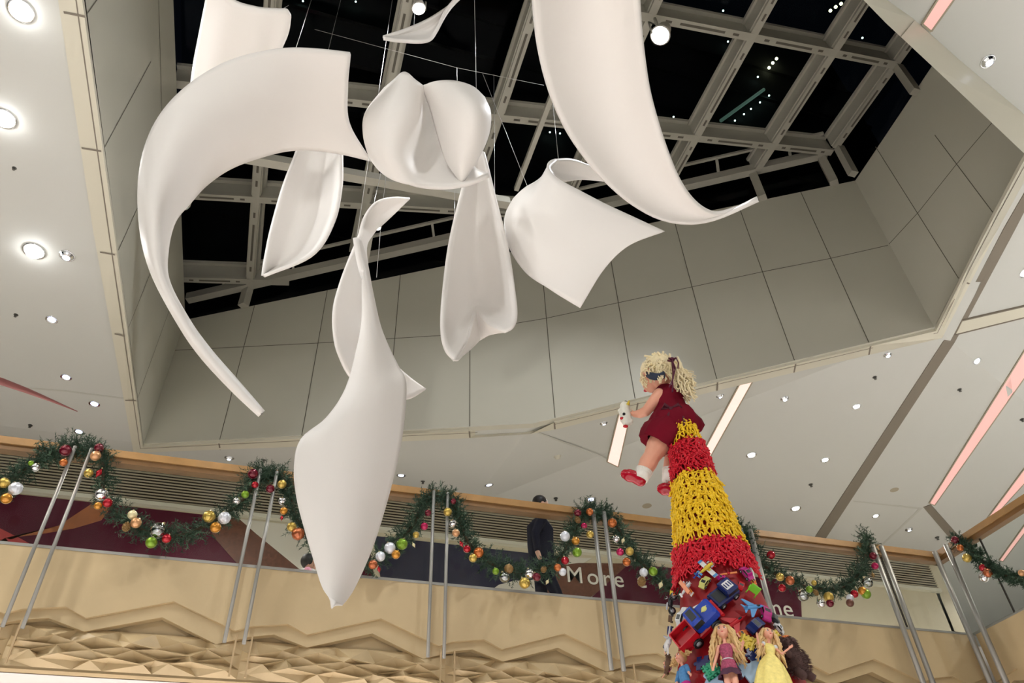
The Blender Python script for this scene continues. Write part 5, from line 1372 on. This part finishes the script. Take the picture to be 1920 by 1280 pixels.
    if skirt == 'vest':
        mb = MB()
        for s in (-1, 1): mb.tube([v(-.125, s * .06, 0), v(-.23, s * .10, .02)], [.028, .024], 10)
        mb.build('sleeves', dress, dr); mb = MB(); vs, fs = ring([(-.31, .066, .052, 0), (-.45, .078, .062, .03)]); mb.add(vs, fs, 0, True); mb.build('shorts', T('magenta'), dr)
    return t
doll('long haired blonde doll in a short pink striped dress, centre of the cone', 1356, 1188, 100, .40, MAT['hair_blond'], MAT['dress_stripe'], 0, True, .05, 'short')
doll('blonde doll in a long yellow gown, right side of the cone', 1440, 1192, 97, .34, MAT['hair_blond'], MAT['dress_yellow'], 1, True, .05, 'gown')
doll('short haired doll in a blue vest at the lower left', 1277, 1236, 100, .34, MAT['hair_blond'], MAT['denim'], 2, False, .05, 'vest')
doll('dark haired doll at the far left edge, behind the blue vest doll', 1252, 1244, 95, .26, MAT['hair_brown'], MAT['denim'], 2, False, .02, 'vest')
# furry figure on the right
t = toy('plush_toy', 'dark brown furry figure with a red cap at the lower right edge', 'plush toy', 1484, 1225, 118, .17, .03)
mat('fur_brown', (.07, .035, .03), .9, noise_amt=.5, noise_scale=20)
mb = MB(); mb.ball((.18, 0, .0), .19, nu=16, nv=10); mb.ball((-.2, 0, 0), .26, nu=16, nv=12, sc=(1.25, .9, .9)); mb.ball((.2, 0, .16), .08); mb.ball((.33, .12, 0), .06); mb.ball((.33, -.12, 0), .06)
for s in (-1, 1): mb.tube([(0, s * .2, 0), (-.15, s * .32, .12)], [.08, .07], 8); mb.tube([(-.4, s * .12, 0), (-.6, s * .18, .1)], [.1, .09], 8)
bd = mb.build('body', MAT['fur_brown'], t)
rf = random.Random(3); mb = MB()
for i in range(900):
    th = rf.uniform(0, 2 * pi); x = rf.uniform(-.5, .36); rr = .25 * sqrt(max(.05, 1 - ((x + .2) / .36) ** 2)) if x < .05 else .19 * sqrt(max(.05, 1 - ((x - .18) / .2) ** 2))
    p = Vector((x, rr * cos(th), rr * sin(th))); d = (p - Vector((x - .05, 0, 0))).normalized() * .07 + Vector((-.05, rf.uniform(-.03, .03), 0)); s1 = d.orthogonal().normalized() * .008
    s2 = d.cross(s1).normalized() * .008
    mb.add([p - s1, p + s1, p + s2, p + d], [(0, 1, 3), (1, 2, 3), (2, 0, 3)])
f_ = mb.build('fur', MAT['fur_brown'], bd); f_['kind'] = 'stuff'
mb = MB(); mb.ball((.33, 0, .03), .12, nu=14, nv=8, sc=(.5, 1, 1)); mb.build('cap', T('orange'), t)
plate('small yellow toy piece above the furry figure', 1456, 1190, 30, .035, 'yellow', .02)

# ---------------------------------------------------------------- big doll on top of the tower
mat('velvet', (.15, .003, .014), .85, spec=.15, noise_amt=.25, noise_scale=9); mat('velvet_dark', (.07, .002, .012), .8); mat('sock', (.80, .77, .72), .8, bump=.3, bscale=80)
mat('shoe_red', (.42, .008, .025), .15, coat=.3); mat('hair_gold', (.88, .68, .42), .55, noise_amt=.3, noise_scale=25, sheen=.3); mat('ribbon', (.09, .006, .03), .6)
RD = 3.23
def D(px, py, dr=0.): return at_h(px, py, RD + dr)
hd_c = D(1233, 700)
big = thing('large_doll', 'large blonde doll in a dark red velvet dress standing on top of the toy tower', 'doll', D(1262, 905))
Zv = Vector((0, 0, 1)); rgt = (D(1300, 760) - D(1220, 760)); rgt.z = 0; rgt.normalize(); away = Vector((ct.x, ct.y, 0))
face = (-rgt * .85 + away * .45 - Zv * .2).normalized()
mb = MB()
chain(mb, [D(1240, 718), D(1247, 735)], [.030, .032])
chain(mb, [D(1250, 738), D(1256, 765), D(1262, 795), D(1262, 815)], [(.062, .05), (.066, .058), (.085, .075), (.08, .07)])
# arms
shl = D(1236, 739, -.045); chain(mb, [shl, D(1226, 753, -.04), D(1211, 771, -.02), D(1200, 776, -.0), D(1190, 776, .02)], [.032, .031, .026, .022, .017])
hand(mb, D(1192, 776, .02), D(1176, 774, .02) - D(1192, 777, .02), Vector((0, 0, 1)), .062, .75, 1)
shr = D(1252, 737, .10); chain(mb, [shr, D(1228, 760, .13), D(1205, 772, .12), D(1192, 776, .09)], [.030, .026, .022, .017])
hand(mb, D(1193, 776, .085), D(1178, 776, .06) - D(1193, 776, .085), Vector((0, 0, 1)), .060, .75, -1)
# legs
chain(mb, [D(1247, 815, -.03), D(1232, 838, -.03), D(1222, 856, -.03), D(1215, 868, -.03), D(1207, 884, -.03), D(1201, 896, -.03)], [.060, .054, .041, .044, .036, .026])
chain(mb, [D(1268, 818, .05), D(1263, 850, .05), D(1259, 876, .05), D(1255, 900, .05)], [.056, .042, .040, .026])
mb.ball(hd_c, .078, nu=20, nv=16, sc=(1, 1, 1.1))
f0 = hd_c + face * .045 - Zv * .028
mb.ball(f0, .052, nu=14, nv=10)
mb.ball(hd_c + face * .082 - Zv * .012, .013, nu=8, nv=6)
for s in (-1, 1): mb.ball(hd_c + face.cross(Zv) * (s * .078) - Zv * .015, .017, nu=8, nv=6)
b = MB(); b.v = mb.v; b.f = mb.f; b.m = mb.m; b.sm = mb.sm
bo = wpart('body', b, MAT['doll_skin'], big); remesh(bo, .0045, 2)
mb = MB(); sd_ = face.cross(Zv).normalized()
for s in (-1, 1):
    e_ = hd_c + face * .078 + sd_ * (s * .028) + Zv * .008; mb.ball(e_, .012, nu=10, nv=8, mi=0); mb.ball(e_ + face * .007, .0075, nu=8, nv=6, mi=1)
loc = big.matrix_world.translation; mb.v = [tuple(Vector(v) - loc) for v in mb.v]; mb.build('eyes', [MAT['eye_white'], MAT['eye_dark']], bo)
mb = MB(); mb.ball(hd_c + face * .088 - Zv * .045, .013, nu=10, nv=6, sc=(1, 1, .45)); mb.v = [tuple(Vector(v) - loc) for v in mb.v]; mb.build('lips', MAT['lip'], bo)
# socks and shoes
for (a, b_, toe, heel, dr) in (((1208, 882), (1201, 899), (1168, 886), (1201, 905), -.03), ((1258, 882), (1254, 903), (1237, 914), (1262, 926), .03)):
    mb = MB(); P_ = [D(*a, dr), D((a[0] + b_[0]) / 2, (a[1] + b_[1]) / 2, dr), D(*b_, dr)]
    mb.tube(P_ , [.041, .036, .033], 16)
    for k in range(5): mb.tube([P_[0].lerp(P_[1], k / 5 - .02), P_[0].lerp(P_[1], k / 5 + .06)], [.0425 - .001 * k, .0415 - .001 * k], 16)
    wpart('sock', mb, MAT['sock'], big)
    mb = MB(); H = D(*heel, dr); To = D(*toe, dr)
    ax = To - H
    chain(mb, [H - ax * .02 + Zv * .012, H.lerp(To, .3) + Zv * .016, H.lerp(To, .62) + Zv * .006, H.lerp(To, .86)], [.027, .030, .031, .024])
    so = wpart('shoe', mb, MAT['shoe_red'], big); remesh(so, .004, 2)
# dress: bodice, puffed skirt and bloomers
def loft(mb, secs, n=36, pleat=0, seed=0, mi=0):
    vs = []; fs = []
    rnd = random.Random(seed); ph = [rnd.uniform(0, 6) for _ in range(4)]
    for i, (c, axd, r1, r2, pl) in enumerate(secs):
        t = axd.normalized(); u = (rgt - t * rgt.dot(t)).normalized(); w_ = t.cross(u)
        for k in range(n):
            a = 2 * pi * k / n; q = 1 + 1.5 * pl * (.5 * cos(9 * a + ph[0] + i * .35) + .35 * cos(5 * a + ph[1] - i * .5) + .3 * cos(14 * a + ph[2]))
            vs.append(c + u * (cos(a) * r1 * q) + w_ * (sin(a) * r2 * q))
    for i in range(len(secs) - 1):
        for k in range(n): fs.append((i * n + k, i * n + (k + 1) % n, (i + 1) * n + (k + 1) % n, (i + 1) * n + k))
    mb.add(vs, fs, mi, True)
dn = (D(1263, 800) - D(1250, 735)).normalized()
mb = MB(); loft(mb, [(D(1246, 727), dn, .040, .038, 0), (D(1249, 735), dn, .070, .058, .01), (D(1252, 747), dn, .082, .070, .02), (D(1255, 760), dn, .080, .068, .03), (D(1258, 770), dn, .084, .070, .04), (D(1260, 778), dn, .108, .090, .05),
                     (D(1262, 790), dn, .128, .105, .07), (D(1263, 802), dn, .135, .11, .08), (D(1263, 813), dn, .120, .10, .08), (D(1262, 822), dn, .085, .08, .08), (D(1262, 826), dn, .03, .03, 0)])
bd = wpart('dress', mb, MAT['velvet'], big)
mb = MB(); d1 = (D(1222, 845) - D(1248, 805)).normalized()
loft(mb, [(D(1256, 796, -.03), d1, .075, .075, .03), (D(1246, 810, -.03), d1, .100, .09, .07), (D(1238, 822, -.03), d1, .098, .088, .08), (D(1230, 833, -.03), d1, .090, .082, .06), (D(1229, 835, -.03), d1, .084, .078, .05), (D(1233, 829, -.03), d1, .055, .055, .05)])
mb.v = [tuple(Vector(v) - loc) for v in mb.v]; mb.build('bloomer_leg', MAT['velvet'], bd)
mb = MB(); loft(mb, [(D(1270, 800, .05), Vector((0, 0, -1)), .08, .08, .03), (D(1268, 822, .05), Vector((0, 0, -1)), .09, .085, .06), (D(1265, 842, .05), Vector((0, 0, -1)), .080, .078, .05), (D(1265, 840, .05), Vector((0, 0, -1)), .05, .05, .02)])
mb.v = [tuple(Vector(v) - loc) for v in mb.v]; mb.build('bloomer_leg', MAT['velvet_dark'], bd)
mb = MB()
for (a, b2, c2) in (((1258, 766), (1246, 758), (1240, 766)), ((1258, 766), (1272, 758), (1279, 764)), ((1258, 766), (1252, 782), (1250, 796)), ((1260, 767), (1278, 778), (1283, 790))):
    mb.tube([D(*a, -.088), D(*b2, -.098), D(*c2, -.095), D(*a, -.086) if c2[1] < 770 else D(c2[0], c2[1] + 8, -.10)], [.006, .009, .008, .005], 8)
mb.ball(D(1258, 766, -.092), .012); mb.v = [tuple(Vector(v) - loc) for v in mb.v]; mb.build('sash_bow', MAT['velvet_dark'], bd)
# curly blond hair
rh = random.Random(11); mb = MB()
mb.ball(hd_c + Zv * .018 - face * .022, .080, nu=20, nv=14, sc=(1, 1, .98)); mb.ball(hd_c + Zv * .040 + face * .024, .066, nu=20, nv=14); mb.ball(hd_c + Zv * .040 + face * .056, .043, nu=16, nv=12)
def curl(p0, p1, p2, p3, r, amp, fr, ph):
    pts = []; N = 16
    for i in range(N + 1):
        f = i / N; b0 = (1 - f) ** 3; b1 = 3 * f * (1 - f) ** 2; b2 = 3 * f * f * (1 - f); b3 = f ** 3
        p = p0 * b0 + p1 * b1 + p2 * b2 + p3 * b3
        a = amp * min(1, f * 2.2)
        p = p + rgt * (a * cos(ph + fr * f)) + Zv * (a * sin(ph + fr * f)) + away * (a * .6 * sin(ph * 2 + fr * f))
        pts.append(p)
    mb.tube(pts, [r * (1 - .55 * (i / N)) for i in range(N + 1)], 5)
top = hd_c + Zv * .09 - face * .02
for i in range(330):
    k = rh.random()
    if k < .50:   # mass flowing back to the right
        ex, ey = rh.uniform(1262, 1306), rh.uniform(715, 752)
        if ex < 1276: ey = rh.uniform(715, 738)
        st = hd_c + Vector((rh.gauss(0, .03), rh.gauss(0, .03), .05)) - face * .03
        mid = D(rh.uniform(1248, 1285), rh.uniform(672, 705), rh.uniform(-.09, .08)); en = D(ex, ey, rh.uniform(-.11, .08)); m2 = D((ex + 1262) / 2 + 10, ey - rh.uniform(10, 26), rh.uniform(-.11, .08))
        curl(st, mid, m2, en, .0065, rh.uniform(.004, .014), rh.uniform(9, 20), rh.uniform(0, 6))
    elif k < .82:   # crown
        st = hd_c + Vector((rh.gauss(0, .03), rh.gauss(0, .03), .08)); ex, ey = rh.uniform(1214, 1262), rh.uniform(680, 718); en = D(ex, ey, -.115 + .10 * abs(ex - 1238) / 28); mid = D(ex * .7 + 1238 * .3, 668 + rh.uniform(0, 6), -.06)
        curl(st, mid, mid.lerp(en, .6) - away * .02, en, .0065, .007, rh.uniform(10, 18), rh.uniform(0, 6))
    elif k < .94:   # front curls beside the face
        st = hd_c + Zv * .06 + face * .03; en = D(rh.uniform(1202, 1216), rh.uniform(698, 728), rh.uniform(-.05, .08)); mid = D(rh.uniform(1204, 1218), rh.uniform(684, 700), rh.uniform(-.04, .06))
        curl(st, mid, mid.lerp(en, .6), en, .006, .010, 16, rh.uniform(0, 6))
    else:
        en = D(rh.uniform(1278, 1306), rh.uniform(700, 715), rh.uniform(-.08, .05)); st = hd_c + Zv * .04 - face * .05
        curl(st, st.lerp(en, .4) + Zv * .03, st.lerp(en, .7) + Zv * .02, en, .0045, .008, 12, rh.uniform(0, 6))
for i in range(46):
    st = hd_c + Zv * .085 + face * .02; ex, ey = rh.uniform(1207, 1227), rh.uniform(684, 701); en = D(ex, ey, rh.uniform(-.11, -.03)); mid = D(ex * .6 + 1228 * .4, rh.uniform(672, 680), -.07)
    curl(st, mid, mid.lerp(en, .6) - away * .015, en, .0065, .008, rh.uniform(10, 18), rh.uniform(0, 6))
wpart('hair', mb, MAT['hair_gold'], big)
mb = MB(); mb.tube([D(1213, 700, -.05), D(1219, 704, -.085), D(1228, 706, -.105), D(1238, 706, -.105), D(1246, 702, -.09)], [(.006, .019)] * 5, 10); wpart('hair_band', mb, MAT['face_band'], big)
mb = MB(); kx = D(1260, 674, -.09)
mb.ball(kx, .014)
for path in (((1260, 674), (1254, 671), (1252, 676), (1259, 677)), ((1260, 674), (1268, 671), (1272, 680), (1271, 690)), ((1260, 675), (1262, 695), (1262, 710), (1255, 725)), ((1260, 675), (1266, 692), (1261, 712), (1261, 734))):
    mb.tube([D(x, y, -.10 - (.02 if y > 700 else 0)) for x, y in path], [(.008, .003)] * 4, 8)
wpart('ribbon', mb, MAT['ribbon'], big)
# toy in the doll's hands
fig = thing('toy_bird', 'small white plush bird with a yellow beak held in the big doll hands', 'plush toy', D(1174, 790, .03))
mat('plush_white', (.72, .70, .62), .9, noise_amt=.15, noise_scale=60)
mb = MB(); chain(mb, [D(1175, 793, .02), D(1173, 785, .02), D(1172, 775, .02), D(1171, 766, .02)], [.022, .030, .030, .024]); mb.ball(D(1172, 762, .02), .028); mb.ball(D(1163, 770, .02), .014); mb.ball(D(1181, 790, .02), .018)
bo2 = wpart('body', mb, MAT['plush_white'], fig); remesh(bo2, .004, 2)
mb = MB(); mb.tube([D(1177, 759, .0), D(1180, 750, -.01)], [.010, .002], 8); wpart('beak', mb, T('yellow'), fig)
mb = MB(); mb.ball(D(1173, 754, .01), .009); mb.ball(D(1170, 776, -.01), .008); wpart('dark_spots', mb, T('black'), fig)
mb = MB(); mb.ball(D(1166, 784, .0), .010, sc=(1, 1, .6)); mb.ball(D(1173, 799, .01), .011, sc=(1.3, 1, .6)); wpart('feet', mb, T('red'), fig)
